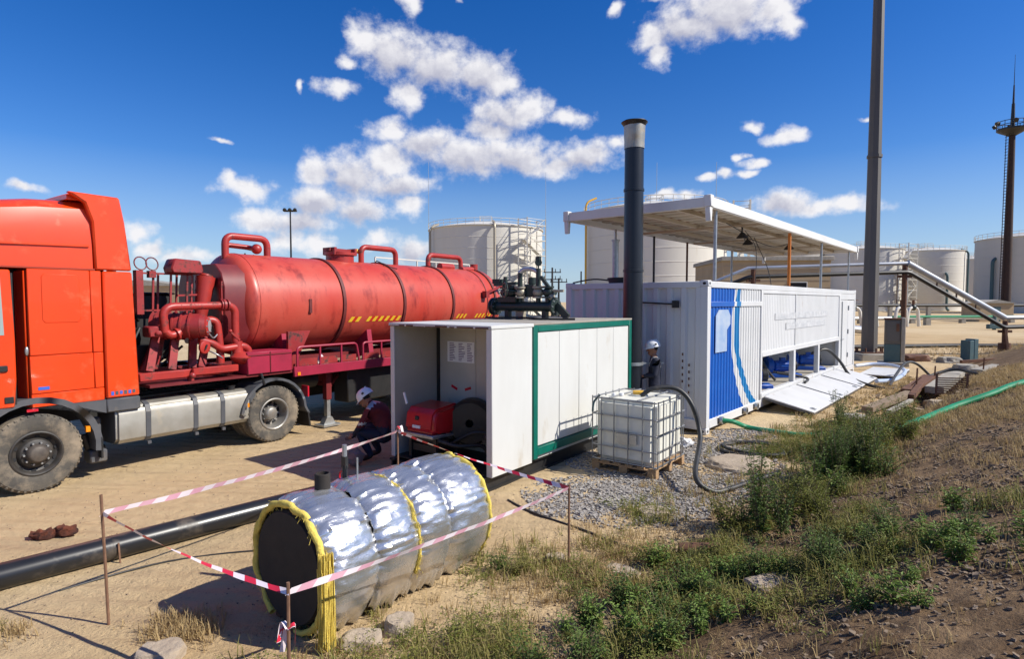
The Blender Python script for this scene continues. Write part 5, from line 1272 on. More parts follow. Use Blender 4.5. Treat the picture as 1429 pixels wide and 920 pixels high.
# ------------------------------------------------------------------ foil-wrapped vessel
foil = bpy.data.materials.new('crumpled_foil'); foil.use_nodes = True; T = foil.node_tree; B = T.nodes['Principled BSDF']
B.inputs['Metallic'].default_value = .8; B.inputs['Roughness'].default_value = .3; B.inputs['Base Color'].default_value = (.60, .60, .60, 1)
co = T.nodes.new('ShaderNodeTexCoord').outputs['Object']
b1 = T.nodes.new('ShaderNodeBump'); b1.inputs['Strength'].default_value = .26; b1.inputs['Distance'].default_value = .018
v1 = T.nodes.new('ShaderNodeTexVoronoi'); v1.feature = 'DISTANCE_TO_EDGE'; v1.inputs['Scale'].default_value = 9
wn_ = TN(5, 4, .6); vm = T.nodes.new('ShaderNodeVectorMath'); vm.operation = 'ADD'; T.links.new(co, vm.inputs[0]); T.links.new(wn_, vm.inputs[1]); 
T.links.new(vm.outputs[0], v1.inputs['Vector'])
hgt = TM('ADD', TM('MULTIPLY', v1.outputs['Distance'], .35), TM('MULTIPLY', TN(1.0, 7, .62, Tmap((5, 22, 22), 0)), 1.4))
T.links.new(hgt, b1.inputs['Height']); T.links.new(b1.outputs[0], B.inputs['Normal'])
T.links.new(TR(TN(6, 5), .3, .7, .17, .32), B.inputs['Roughness'])
M['foil'] = foil
VRZ = math.atan2(.785, .62)
ves = thing('foil_vessel', 'crumpled foil-wrapped cylinder with black end plate lying on the sand', 'vessel', (-1.68, 4.43, 0), VRZ)
K = ves; RC, ZC, VL = .44, .475, 1.74
b = MB(); b.lathe([(0,-.03),(RC*.985,-.03),(RC,-.015),(RC,VL+.0),(RC*.98,VL+.02),(0,VL+.02)], (0,0,ZC), (1,0,0), 48); b.build('core', M['soot'], K)
b = MB(); b.lathe([(0,-.048),(RC*.96,-.046),(RC*.975,-.031),(0,-.031)], (0,0,ZC), (1,0,0), 48); b.build('end_plate', M['soot'], K)
def ridg(p): return 1 - abs(noise.noise(p)) * 2
def jacket(x0, x1, seed, gap0, gap1):
    """one blanket of foil; angles run from the lower left over the top to the ragged lower right hem"""
    b = MB(); na, nx = 130, 46; vs = []
    for j in range(nx + 1):
        f = j / nx
        for i in range(na + 1):
            g_ = i / na
            a = R(gap0) + (R(gap1) - R(gap0)) * g_
            hem = .10 * noise.noise((f * 4 + seed, 3.3, 1.1)) + .05 * noise.noise((f * 13 + seed, 1.3, 2.1))
            if g_ > .8: a += hem * (g_ - .8) / .2 * 1.6
            x = x0 + (x1 - x0) * f
            bulge = .050 + .042 * (1 - abs(2*f - 1) ** 3.2)
            edge = math.exp(-((f if f < .5 else 1 - f) * (x1 - x0) / .05))
            wr = ridg((a * 9 + seed, x * 1.5 + .5 * noise.noise((a*3, x*5, seed)), seed)) ** 2
            wr2 = ridg((a * 12 + seed, x * 4 + seed, seed * 2.1)) ** 3
            pk = math.exp(-((f if f < .5 else 1 - f) * (x1 - x0) / .09)); r_ = RC + bulge + .024 * (wr - .45) * (.30 + 1.2 * pk) * (1 - .8*sst(.78,.9,g_)) + .014 * wr2 * (.25 + pk) * (1 - .8*sst(.78,.9,g_)) + .016 * noise.noise((a * 1.6, x * 3, seed)) - .014 * edge
            if g_ > .93: r_ += .05 * (g_ - .93) / .07 * (1 + noise.noise((f*9, seed, 2)))
            xx = x + .012 * noise.noise((a * 6, f * 2, seed + 4))
            vs.append((xx, r_ * -math.sin(a), ZC + r_ * math.cos(a)))
    fs = [(j*(na+1)+i, (j+1)*(na+1)+i, (j+1)*(na+1)+i+1, j*(na+1)+i+1) for j in range(nx) for i in range(na)]
    vs = [(v[0], v[1], max(v[2], .012)) for v in vs]
    b.add(vs, fs); o = b.build('foil_blanket', M['foil'], K, ang=60)
    sm = o.modifiers.new('thickness', 'SOLIDIFY'); sm.thickness = .004; sm.offset = -1
    return o
# angle 0 is the top; positive towards the camera-right side (-y)
SECT = [(-.02,.44,1.3,-150,152), (.43,.86,4.7,-150,138), (.85,1.24,7.9,-150,140), (1.23,1.76,11.2,-150,148)]
for s in SECT: jacket(*s)
def wool_ring(x, a0, a1, w_, th, seed, name='glass_wool'):
    b = MB(); n = 90; k = 8; vs = []
    for i in range(n + 1):
        a = R(a0 + (a1 - a0) * i / n)
        wd = w_ * (1 + .35 * noise.noise((a * 4, seed, 1))); tt = th * (1 + .5 * noise.noise((a * 5, seed, 7)))
        cx_ = x + .02 * noise.noise((a * 3, seed, 3)); cr_ = RC + .045 + .015 * noise.noise((a * 6, seed, 5))
        for q in range(k):
            w2 = 2*PI*q/k; rr = cr_ + tt * math.cos(w2) * (1 + .4*noise.noise((a*20, q, seed))); xx = cx_ + wd * math.sin(w2) * (1 + .4*noise.noise((a*22, q+9, seed)))
            vs.append((xx, -rr*math.sin(a), max(.015, ZC + rr*math.cos(a))))
    fs = [(i*k+q, i*k+(q+1) % k, (i+1)*k+(q+1) % k, (i+1)*k+q) for i in range(n) for q in range(k)]
    b.add(vs, fs)
    r2 = random.Random(seed)
    for i in range(260):
        a = R(a0 + (a1 - a0) * r2.random()); rr = RC + .03 + .05 * r2.random(); p = Vector((x + w_*(r2.random()*2-1), -rr*math.sin(a), ZC + rr*math.cos(a)))
        q = p + Vector((r2.uniform(-.03,.03), r2.uniform(-.03,.03), r2.uniform(-.07,.01)));
        if q.z < .01 or p.z < .01: continue
        b.bar(p, q, .0022, .0022)
    return b.build(name, M['wool'], K, ang=70)
wool_ring(-.03, -150, 178, .026, .028, 3)
wool_ring(.86, -60, 120, .012, .022, 9)
wool_ring(1.75, -120, 160, .022, .035, 21)
b = MB(); r2 = random.Random(8)        # hank of fibre hanging from the near rim
for i in range(420):
    y = -(RC + .02 + .05 * r2.random()) * math.sin(R(70 + 30*r2.random())); z0 = ZC + r2.uniform(-.05, .24); x = -.05 + r2.uniform(-.03, .07)
    L = [(x, y, z0), (x + r2.uniform(-.01,.01), y - .01, (z0 + .02)*.5 + .05), (x + r2.uniform(-.015,.015), y + r2.uniform(-.02,.03), .02)]
    b.tube(L, .0035, 3)
b.build('hanging_wool', M['wool'], K, ang=0)
b = MB(); b.lathe([(0,0),(.062,0),(.062,.17),(.058,.175),(.050,.175),(.05,.15),(0,.15)], (.30, .04, ZC + .47), (0,0,1), 20); b.build('nozzle', M['soot'], K)
b = MB(); b.cyl((.60,.16,ZC+.42),(.60,.16,ZC+.62),.022,n=8); b.cyl((.60,.16,ZC+.62),(.60,.16,ZC+.78),.016,n=8); b.box(.585,.615,.13,.19,ZC+.60,ZC+.70); fit = b.build('sample_fitting', M['black'], K)
b = MB(); b.tube([(.60 + .0*i, .20 + .035*math.cos(2*PI*i/12), ZC + .52 + .045*math.sin(2*PI*i/12)) for i in range(12)], .009, 5, True); b.build('red_clamp', M['redlens'], fit)
b = MB(); b.cyl((.60,.16,ZC+.70),(.60,.16,ZC+.80),.02,n=8); b.cyl((.64,.04,ZC+.42),(.64,.04,ZC+.70),.008,n=6); b.build('steel_tip', M['steel'], fit)
for y in (-.22, .22):
    b = MB(); b.box(.0, VL + .1, y - .03, y + .03, .0, .075); b.build('ground_rail', M['rust'], K)
b = MB(); b.box(.15,.25,-.30,.30,.076,.12); b.box(1.4,1.5,-.30,.30,.076,.12); b.build('saddle', M['rust'], K)

# ------------------------------------------------------------------ black pipe on the ground
t = thing('black_pipe', 'long black plastic pipe lying on the sand behind the foil vessel', 'pipe', (-4.3, 5.15, 0), math.atan2(.73, .685))
b = MB(); b.lathe([(.10,-3.0),(.115,-3.0),(.115,.62),(.1165,.62),(.1165,.64),(.115,.64),(.115,4.6),(.10,4.6)], (0,0,.117), (1,0,0), 28); b.build('pipe_wall', M['pvc'], t)
for x in (.55, 3.4):
    b = MB(); b.lathe([(.115,-.012),(.121,-.01),(.121,.01),(.115,.012)], (x,0,.117), (1,0,0), 28); b.build('weld_bead', M['pvc'], t)
b = MB(); b.bar((.66,-.14,.0),(.655,-.12,.19),.014,.014); b.build('peg', M['rustl'], t)
# rag on the sand
t = MB(); t.ball((0,0,.05), .11, .07, .055, 22, 14); t.ball((.17,.03,.06), .10, .06, .06, 22, 14); t.ball((.08,.02,.04), .08, .05, .04, 18, 12)
t.v = [(p[0], p[1], max(.0, p[2] + .05*noise.noise((p[0]*18, p[1]*18, p[2]*18)) + .02*noise.noise((p[0]*50, p[1]*50, p[2]*50)))) if True else p for p in t.v]
t.v = [(p[0] + .03*noise.noise((p[1]*22, p[2]*22, 4)), p[1] + .03*noise.noise((p[0]*22, p[2]*22, 8)), p[2]) for p in t.v]
o = t.build('crumpled_rag', M['rag']); o.location = (-4.95, 6.12, .0); o.rotation_euler = (0, 0, R(8)); o.scale = (1.15, 1.1, .9)
tag(o, 'crumpled rusty brown rag lying alone on the sand by the truck', 'rag')

# ------------------------------------------------------------------ stakes and barrier tape
def stake(x, y, h, lean, label, r_=.011):
    b = MB(); b.tube([(0,0,-.15),(lean[0]*.5,lean[1]*.5,h*.5),(lean[0],lean[1],h)], r_, 7)
    o = b.build('barrier_stake', M['rustl']); o.location = (x, y, pad(x, y)); tag(o, label, 'stake', 'barrier stakes'); return o
SL, SF, SB, SR = (-3.12,4.46), (-1.40,3.60), (-1.44,7.37), (.54,5.51)
stake(*SL, 1.02, (-.03,.0), 'thin rusty stake in front of the black pipe, holding the leftmost tape corner')
stake(*SF, .745, (.005,.0), 'short rusty stake in front of the vessel end plate')
stake(*SB, .92, (.0,.0), 'thin stake at the corner of the shed opening behind the vessel')
stake(*SR, .765, (.0,.0), 'thin rusty stake at the edge of the gravel')
def tape(p, q, sag, twist, w_, label, seed, tw0=0, red='tape_r'):
    p, q = Vector(p), Vector(q); L = (q - p).length; n = int(L / .035); b = MB(); d = (q - p).normalized(); side = d.cross(Vector((0,0,1))).normalized()
    prev = None
    for i in range(n + 1):
        f = i / n; c_ = p.lerp(q, f) + Vector((0,0,-sag*4*f*(1-f) + .006*noise.noise((f*9, seed, 0))))
        a = tw0 + twist * f + .5 * noise.noise((f * 5, seed, 3)); u = Vector((0,0,1)) * math.cos(a) + side * math.sin(a)
        ww = w_ * (.75 + .25 * noise.noise((f*7, seed, 9)))
        hi, lo = c_ + u*ww/2 + d*.02, c_ - u*ww/2 - d*.02
        if prev:
            b.mat((i // 3) % 2); b.add([prev[0], hi, lo, prev[1]], [(0,1,2,3)])
        prev = (hi, lo)
    o = b.build('barrier_tape', [M['tape_w'], M[red]], ang=60)
    return tag(o, label, 'barrier tape', 'red and white barrier tapes')
LT, FT, BT, RT_ = (-3.145,4.46,.875), (-1.395,3.60,.69), (-1.44,7.37,.865), (.54,5.51,.735)
tape(LT, BT, .045, 0.3, .060, 'pale striped tape from the left stake back to the shed corner', 1, .2, 'tape_p')
tape(LT, FT, .05, 2.4, .045, 'striped tape sagging from the left stake to the short stake before the vessel', 2)
tape(FT, RT_, .03, .3, .050, 'striped tape crossing in front of the foil vessel', 3, .1, 'tape_p')
tape(BT, RT_, .035, 3.0, .045, 'striped tape from the shed corner stake across to the gravel', 4)
def knot(p, label, s=1, long=.16, seed=1):
    b = MB(); r2 = random.Random(seed)
    for k in range(5):
        b.mat(k % 2); a = r2.uniform(0, 2*PI)
        P0 = Vector((0,0,0)); P1 = Vector((math.cos(a)*.05*s, math.sin(a)*.05*s, r2.uniform(-.02,.05)*s)); P2 = Vector((math.cos(a+.6)*.06*s, math.sin(a+.6)*.06*s, -long*r2.uniform(.3,1)))
        L = cr([P0, P1, P2], 5); w_ = Vector((-math.sin(a), math.cos(a), .2)) * .018 * s
        for i in range(len(L) - 1): b.add([L[i]-w_, L[i]+w_, L[i+1]+w_, L[i+1]-w_], [(0,1,2,3)])
    o = b.build('tape_knot', [M['tape_w'], M['tape_r']], ang=60); o.location = p
    return tag(o, label, 'tape knot')
knot((SB[0], SB[1], .90), 'loose red and white tape ends knotted on the shed corner stake', 1.1, .10, 4)
knot((SF[0], SF[1] - .01, .46), 'pale pink tape scrap tied low on the short front stake', .9, .22, 7)

# ------------------------------------------------------------------ hoses and cables on the ground
def hose(pts, r_, mt, label, name='hose', cat='hose', n=8, lift=0):
    L = []
    for p in pts:
        z = p[2] if len(p) > 2 else None
        L.append((p[0], p[1], z if z is not None else pad(p[0], p[1]) + r_ * .9))
    b = MB(); b.tube(cr(L, n), r_, 9); return tag(b.build(name, M[mt]), label, cat)
hose([C(.67,-.02,.185), C(.80,-.22,.16), (4.62,11.45), (4.95,11.05), (5.30,10.72), (5.9,10.75)], .045, 'ghose', 'short green hose running out of the container corner')
hose([(x_, y_, pad(x_, y_) + .085) for x_, y_ in ((6.6,10.3), (7.05,10.55), (7.9,11.1), (8.8,11.62), (9.6,11.8), (10.6,12.15), (13.0,13.0), (16.5,14.0))], .058, 'ghose', 'long green hose climbing the earth bank at right')
L = []
for k in range(46):
    a = k * .30; r_ = .50 + .05 * math.sin(k*.7) - .003*k
    L.append((4.05 + r_*1.15*math.cos(a), 9.75 + r_*math.sin(a)*1.05, .04 + .014*(k // 21)))
b = MB(); b.tube(cr(L, 3), .028, 8); tag(b.build('coiled_hose', M['hose']), 'black hose coiled on the ground beside the container corner', 'hose')
hose([(-.05,7.30), (.25,6.85), (.75,6.35), (1.05,6.0), (1.30,5.75), (1.42,5.4), (1.5,5.2)], .013, 'hose', 'thin black cable trailing from the shed skid into the weeds', 'cable', 'cable')
hose([(-3.9,4.98), (-3.3,5.55), (-2.4,5.8), (-2.15,5.4), (-1.95,5.35)], .009, 'hose', 'thin dark cable looping beside the black pipe', 'cable', 'cable')
hose([C(9.3,.5,.85), C(9.8,.15,1.0), C(10.25,-.15,.62), (10.5,18.3,.22), (10.25,17.2,.12), (10.6,16.5,.05), (11.8,17.2,.09), (12.9,18.0,.26), (13.6,18.0,.42), (13.9,17.3,.36), (14.8,16.6,.62), (17.5,17.4), (21,18.5)], .045, 'hose', 'long black hose from the far pump bay across to the bank')
hose([(10.9,16.95,.06), (11.7,17.9,.28), (12.45,18.6,.56), (12.95,18.8,.50), (13.5,18.9,.06)], .04, 'hose', 'black hose arching beside the rusty rods')
hose([(12.5,21.4,.16), (13.3,21.5,.22), (13.75,21.0,.18), (13.3,19.9,.12), (11.8,18.1,.10), (10.8,17.4,.14)], .062, 'bhose', 'pale blue corrugated hose curving beyond the hatch doors')

# spare white panel on the ground past the container end
t = thing('spare_panel', 'white steel panel lying flat on the ground past the last hatch', 'panel', C(11.3, -1.6, .05), CRZ)
b = MB(); b.box(0, 2.6, 0, 1.1, .06, .10); b.build('sheet', M['white2'], t, bevel=.01)
b = MB(); b.box(.0,2.6,.0,.06,0,.058); b.box(.0,2.6,1.04,1.1,0,.058); b.build('frame', M['dkgrey'], t)

# ------------------------------------------------------------------ trench rubble right of the container
def plank(p, q, w_, h_, mt, label, name='plank', cat='plank'):
    b = MB(); b.bar(p, q, w_, h_); o = b.build(name, M[mt], bevel=.006); return tag(o, label, cat)
plank((8.0,13.2,.07), (10.35,15.25,.12), .24, .12, 'wood2', 'long dark timber lying toward the rubble beyond the hatch doors')
plank((8.35,13.0,.05), (9.8,14.4,.07), .10, .08, 'concrete', 'thin pale batten lying beside the long dark timber')
plank((11.15,15.5,.16), (14.4,19.0,.22), .42, .18, 'concrete', 'pale concrete beam leaning over the rubble', 'concrete_beam', 'beam')
plank((10.4,15.4,.14), (12.8,18.0,.20), .34, .12, 'rust', 'flat rusty steel section in the rubble', 'steel_section', 'scrap steel')
plank((10.0,14.7,.10), (11.3,16.2,.24), .14, .14, 'rust', 'rusty square bar lying along the trench', 'steel_bar', 'scrap steel')
plank((14.7,18.6,.30), (16.2,19.6,.36), .35, .10, 'concrete', 'pale slab on the spoil heap below the teal box', 'slab', 'slab')
plank((17.7,23.2,.12), (19.6,23.5,.20), .12, .12, 'rust', 'rusty angle lying at the foot of the teal box', 'steel_bar', 'scrap steel')
plank((13.2,18.3,.12), (15.4,20.6,.14), .20, .10, 'wood2', 'dark plank running on from the concrete beam')
for x, y, h_, l in ((10.9,15.85,.85,'rusty rod standing in the rubble, nearest the container'), (12.75,17.75,.68,'rusty rod standing in the rubble, right one of the pair'), (14.9,18.6,.45,'short rusty rod standing beyond the concrete beam')):
    b = MB(); b.cyl((0,0,-.2),(.03,.0,h_),.022,n=7); b.bar((-.12,0,h_*.45),(.14,0,h_*.7),.02,.02); o = b.build('rebar_rod', M['rust']); o.location = (x,y,pad(x,y)); tag(o, l, 'steel rod')
t = thing('rusty_grate', 'rust-red ribbed grate propped on the rubble', 'grate', (10.75, 14.35, pad(10.75,14.35) + .02), R(-35))
for k in range(8):
    b = MB(); b.bar((-.30, .03*k, .05*k + .05), (.30, .02 + .03*k, .05*k + .08), .03, .03); b.build('bar', M['rust'], t)
for q_ in (((-.31,.0,0),(-.30,.25,.50)), ((.30,.0,0),(.31,.27,.54))): b = MB(); b.bar(*q_,.05,.05); b.build('frame_post', M['rust'], t)

# ------------------------------------------------------------------ rocks
def rock(x, y, s, seed, label, sq=.6, mt='stone', rz=0, sx=1.3):
    bm = bmesh.new(); bmesh.ops.create_icosphere(bm, subdivisions=4, radius=1)
    for v in bm.verts:
        p = v.co.copy(); cell = noise.cell_vector((p * 1.4 + Vector((seed, seed, 0)))) 
        d = 1 + .30 * noise.noise(p * 1.3 + Vector((seed, 0, 0))) + .12 * noise.noise(p * 3.1 + Vector((0, seed, 0))) + .05 * noise.noise(p * 8)
        q = p * d
        q.x = max(-.8, min(.78, q.x)); q.z = min(.62, q.z); q.y = max(-.85, min(.8, q.y))
        v.co = Vector((q.x * s * sx, q.y * s, max(-.35, q.z) * s * sq))
    me = bpy.data.meshes.new('rock'); bm.to_mesh(me); bm.free(); me.materials.append(M[mt])
    me.polygons.foreach_set('use_smooth', [True]*len(me.polygons)); me.set_sharp_from_angle(angle=R(28))
    o = bpy.data.objects.new('rock', me); col.objects.link(o); o.location = (x, y, pad(x, y) + .10 * s * sq); o.rotation_euler = (0, 0, rz)
    return tag(o, label, 'rock', 'loose rocks')
rock(-.86, 4.38, .13, 1.1, 'blocky pale rock beside the foil vessel, right one of the pair', .95, sx=1.0)
rock(-1.10, 4.20, .125, 2.2, 'flat blocky rock in front of the foil vessel, left one of the pair', .7, sx=1.5, rz=.3)
rock(-2.45, 4.02, .15, 3.3, 'large pinkish rock cut off by the bottom edge at left', .8, sx=1.2)
rock(1.65, 6.80, .16, 4.4, 'pale smooth stone at the edge of the gravel', .6, rz=.4)
rock(.42, 5.60, .09, 5.5, 'small pale rock by the gravel stake', .7)
rock(1.02, 5.30, .12, 6.6, 'pale broken stone on sand right of the gravel stake', .5, rz=-.6, sx=1.6)
rock(2.04, 4.49, .16, 7.7, 'flat pale slab stone among the front weeds', .35, rz=.2, sx=1.5)
rock(3.45, 8.85, .42, 8.8, 'broad flat sandy slab beside the fallen hose end', .35, rz=.5, sx=1.4)
rock(7.1, 12.15, .26, 9.9, 'grey rough rock behind the tall weed near the hatch doors', .9, 'concrete')
rock(10.9, 15.0, .26, 10.1, 'rubble block below the concrete beam', .8, 'stone')
rock(10.35, 14.2, .22, 11.3, 'pale rubble lump below the rusty grate', .9, 'stone')
rock(15.6, 20.2, .36, 12.6, 'dark rubble lump on the spoil heap', .9, 'concrete')
rock(17.9, 24.1, .36, 13.8, 'grey rubble lump left of the teal box', .9, 'concrete')
rock(10.45, 15.0, .17, 15.1, 'small rubble stone at the end of the long timber', .8, 'stone')
rock(17.0, 24.9, .5, 16.2, 'dark heap of spoil in the trench before the teal box', .7, 'rust')
# rusty pipe offcuts in the weeds
for p, q, l in (((1.62,5.62,.10),(2.02,5.56,.12),'rusty pipe offcut in the weeds, left piece'), ((2.12,5.30,.14),(2.34,5.30,.15),'short rusty pipe offcut in the weeds, right piece')):
    b = MB(); P0, P1 = Vector(p), Vector(q); b.lathe([(.05,0),(.062,0),(.062,(P1-P0).length),(.05,(P1-P0).length),(.05,0)], P0, P1-P0, 16); tag(b.build('pipe_offcut', M['rust']), l, 'pipe offcut')
b = MB(); b.ball((0,0,.06), .17, .12, .09, 26, 16)
b.v = [(p[0]+.05*noise.noise((p[0]*16,p[1]*16,p[2]*16)), p[1]+.05*noise.noise((p[0]*16,p[1]*16,p[2]*16+7)), max(.0, p[2]+.06*noise.noise((p[0]*18,p[1]*18,p[2]*18+3)))) for p in b.v]
o = b.build('plastic_bag', M['plastic']); o.location = (2.95, 10.05, .0); tag(o, 'crumpled white plastic sheet at the container corner behind the tote', 'plastic sheet')

# ------------------------------------------------------------------ gravel, pebbles (uncountable)
def stones(name, spots, mt, label):
    vs = []; fs = []; r2 = random.Random(hash(name) % 1000 if False else len(name))
    C8 = [(-1,-1,-1),(1,-1,-1),(1,1,-1),(-1,1,-1),(-1,-1,1),(1,-1,1),(1,1,1),(-1,1,1)]; F6 = [(0,3,2,1),(4,5,6,7),(0,1,5,4),(1,2,6,5),(2,3,7,6),(3,0,4,7)]
    for x, y, s in spots:
        z = gz(x, y) + s * .25; o = len(vs); a = r2.uniform(0, 6.28); ca, sa = math.cos(a), math.sin(a); sx, sy, sz = s*r2.uniform(.6,1.2), s*r2.uniform(.5,1), s*r2.uniform(.35,.8); tl = r2.uniform(-.5,.5)
        for q in C8:
            px, py, pz = q[0]*sx*r2.uniform(.5,1), q[1]*sy*r2.uniform(.5,1), q[2]*sz*r2.uniform(.5,1)
            pz += px * tl
            vs.append((x + px*ca - py*sa, y + px*sa + py*ca, z + pz))
        fs += [[i + o for i in f] for f in F6]
    me = bpy.data.meshes.new(name); me.from_pydata(vs, [], fs); me.materials.append(mt)
    o = bpy.data.objects.new(name, me); col.objects.link(o); o['kind'] = 'stuff'; o['label'] = label; o['category'] = name.split('_')[-1]
    return o
M['gravel'] = mat('gravel_stone', (.235,.21,.185), (.42,.39,.35), 22, .9, c3=(.12,.105,.095), s3=17, t3=.52, w3=.08)
M['pebble'] = mat('bank_pebble', (.16,.115,.075), (.27,.20,.135), 9, .95, c3=(.085,.06,.042), s3=12, t3=.52, w3=.08)
r2 = random.Random(42); sp = []
EL = [(1.35,7.55,1.1,.75,.0), (.95,7.35,.75,.55,.6), (2.2,7.75,1.0,.8,.5), (3.1,8.9,.9,1.2,-.5), (3.75,10.05,.8,.6,-.3), (2.6,9.6,.9,1.0,0), (1.9,9.3,1.0,1.0,0), (4.3,10.9,.5,.5,0), (1.55,6.85,.75,.42,.2)]
AR = [e[2]*e[3] for e in EL]
while len(sp) < 17000:
    e = r2.choices(EL, AR)[0]; a = r2.uniform(0, 2*PI); d = r2.random() ** .5 * 1.12; px, py = e[2]*d*math.cos(a), e[3]*d*math.sin(a)
    x = e[0] + px*math.cos(e[4]) - py*math.sin(e[4]); y = e[1] + px*math.sin(e[4]) + py*math.cos(e[4])
    if noise.noise((x*1.2, y*1.2, 5)) < -.28 and r2.random() < .8: continue
    sp.append((x, y, r2.uniform(.010, .022) if r2.random() < .93 else r2.uniform(.022, .036)))
stones('gravel', sp, M['gravel'], 'grey crushed gravel spread round the liquid tote')
sp = []
while len(sp) < 16000:
    t_, s_ = r2.uniform(-2.5, 14) , r2.uniform(.0, 4.5)
    if r2.random() > 1.1 - t_ / 14: continue
    x, y = .678*t_ + .735*s_, 4.5 + .735*t_ - .678*s_
    if y < 1.2: continue
    if noise.noise((x*.9, y*.9, 2)) + .25*(s_ > 1.2) < r2.uniform(-.3,.5): continue
    sp.append((x, y, r2.uniform(.006, .018) if r2.random() < .95 else r2.uniform(.018, .035)))
for i in range(2600):
    x, y = r2.uniform(-7, 2), 3.6 + 9*r2.random()**1.6
    if st(x,y)[1] < .5: sp.append((x, y, r2.uniform(.003, .010)))
for i in range(2200):
    a, b_ = r2.gauss(0, 2.6), r2.gauss(0, .55); x, y = 11.1 + .70*a - .71*b_, 15.5 + .71*a + .70*b_
    if i % 3 == 0: f_ = r2.random(); x, y = 15.6 + 3.0*f_ + r2.gauss(0,.5), 30.5 - 6.5*f_ + r2.gauss(0,.5)
    sp.append((x, y, .02 + .05*r2.random()**3))
stones('loose_pebbles', sp, M['pebble'], 'loose earth clods and pebbles over the bank and yard')

# ------------------------------------------------------------------ weeds and grass
def leafmat(name, c1, c2, c3=None):
    m = mat(name, c1, c2, 2.5, .6, spec=.25, c3=c3, s3=6, t3=.6, w3=.1); T_ = m.node_tree; b_ = T_.nodes['Principled BSDF']
    tr = T_.nodes.new('ShaderNodeBsdfTranslucent'); mx = T_.nodes.new('ShaderNodeMixShader'); mx.inputs[0].default_value = .28
    src = b_.inputs['Base Color'].links[0].from_socket; T_.links.new(src, tr.inputs['Color'])
    T_.links.new(b_.outputs[0], mx.inputs[1]); T_.links.new(tr.outputs[0], mx.inputs[2]); T_.links.new(mx.outputs[0], T_.nodes['Material Output'].inputs[0]); return m
M['leaf'] = leafmat('weed_leaf', (.115,.145,.025), (.235,.235,.05), (.33,.26,.075))
M['leafd'] = leafmat('weed_leaf_dark', (.058,.105,.022), (.12,.175,.035))
M['leafb'] = leafmat('weed_leaf_bright', (.12,.20,.035), (.20,.28,.06))
M['grassg'] = leafmat('green_grass', (.20,.20,.05), (.34,.28,.10))
M['dry'] = leafmat('dry_grass', (.50,.37,.18), (.38,.27,.13), (.26,.17,.085))
M['stalk'] = mat('weed_stalk', (.13,.12,.05), (.2,.15,.08), 6, .8)
def leaf(vs, fs, p, d, up, ln, wd):
    sd_ = d.cross(up)
    if sd_.length < 1e-4: sd_ = Vector((1,0,0))
    sd_.normalize(); n_ = sd_.cross(d).normalized()
    o = len(vs); mid = p + d*ln*.45
    vs += [p, mid + sd_*wd*.5 + n_*wd*.18, p + d*ln - n_*ln*.18, mid - sd_*wd*.5 + n_*wd*.18]
    fs += [(o, o+1, o+2), (o, o+2, o+3)]
def weed(r2, h, nst, spread, lsz, vs, fs, sv, base=Vector((0,0,0)), dens=1.0):
    for k in range(nst):
        a = r2.uniform(0, 2*PI); hh = h * r2.uniform(.55, 1.05); out = spread * r2.uniform(.2, 1)
        d0 = Vector((math.cos(a), math.sin(a), 0)); pts = [base + d0*out*.12*r2.random(), base + d0*out*.4 + Vector((0,0,hh*.5)), base + d0*out*(.75 + .3*r2.random()) + Vector((r2.uniform(-.05,.05),r2.uniform(-.05,.05),hh))]
        L = cr(pts, 4); sv.append(L)
        n = int((8 + hh * 40) * dens)
        for i in range(n):
            f = .12 + .88 * (i + r2.random()) / n; q = L[min(len(L)-2, int(f*(len(L)-1)))].lerp(L[min(len(L)-1, int(f*(len(L)-1))+1)], (f*(len(L)-1)) % 1)
            th = r2.uniform(0, 2*PI); d = Vector((math.cos(th), math.sin(th), r2.uniform(-.25,.7))).normalized()
            br = r2.uniform(0, .10) * (1.1 - f) * spread / .25
            leaf(vs, fs, q + d*br, d, Vector((0,0,1)), lsz*r2.uniform(.6,1.3)*(1.15-.5*f), lsz*r2.uniform(.35,.6)*(1.15-.5*f))
def leafmesh(name, vs, fs, mt):
    me = bpy.data.meshes.new(name); me.from_pydata([tuple(v) for v in vs], [], fs); me.materials.append(mt); return me
protos = []
for i, (h, ns, spr, ls, mt) in enumerate([(.62,16,.30,.062,'leaf'), (.45,14,.34,.058,'leafd'), (.30,12,.28,.050,'leaf'), (.85,14,.26,.060,'leafd'), (.24,14,.24,.042,'grassg'), (.42,10,.24,.085,'leafb'), (.30,8,.22,.075,'leafb')]):
    r3 = random.Random(100 + i); vs, fs, sv = [], [], []
    weed(r3, h, ns, spr, ls, vs, fs, sv)
    b = MB()
    for L in sv: b.tube(L, [.006 - .0045*j/len(L) for j in range(len(L))], 4)
    so_ = b.build('stems', M['stalk'], ang=0); me = leafmesh('foliage', vs, fs, M[mt])
    protos.append((so_.data, me)); bpy.data.objects.remove(so_)
def bare(x, y):      # trodden strip where the tote's hose lies
    a = math.degrees(math.atan2(x, y)); r_ = math.hypot(x, y); return 15.5 < a < 25.5 and 6.9 < r_ < 9.4
def plant(i, x, y, s, label, group='weeds at the foot of the bank', name='weed_plant'):
    if bare(x, y): return
    t = thing(name, label, 'weed', (x, y, gz(x, y) - .01), r2.uniform(0, 6.28), group); t.scale = (s, s, s*r2.uniform(.9,1.1))
    for nm, me in zip(('stem', 'foliage'), protos[i]):
        o = bpy.data.objects.new(nm, me); col.objects.link(o); o.parent = t
plant(3, 6.45, 11.55, 1.0, 'tall dark leafy weed before the outer corner of the nearest hatch door')
plant(3, 6.25, 11.1, .7, 'shorter dark weed just in front of the tall weed by the hatch door')
plant(0, 6.2, 10.4, 1.15, 'broad bright weed near the free end of the short green hose')
plant(1, -.10, 5.35, .55, 'small green tuft weed on the sand right of the foil vessel')
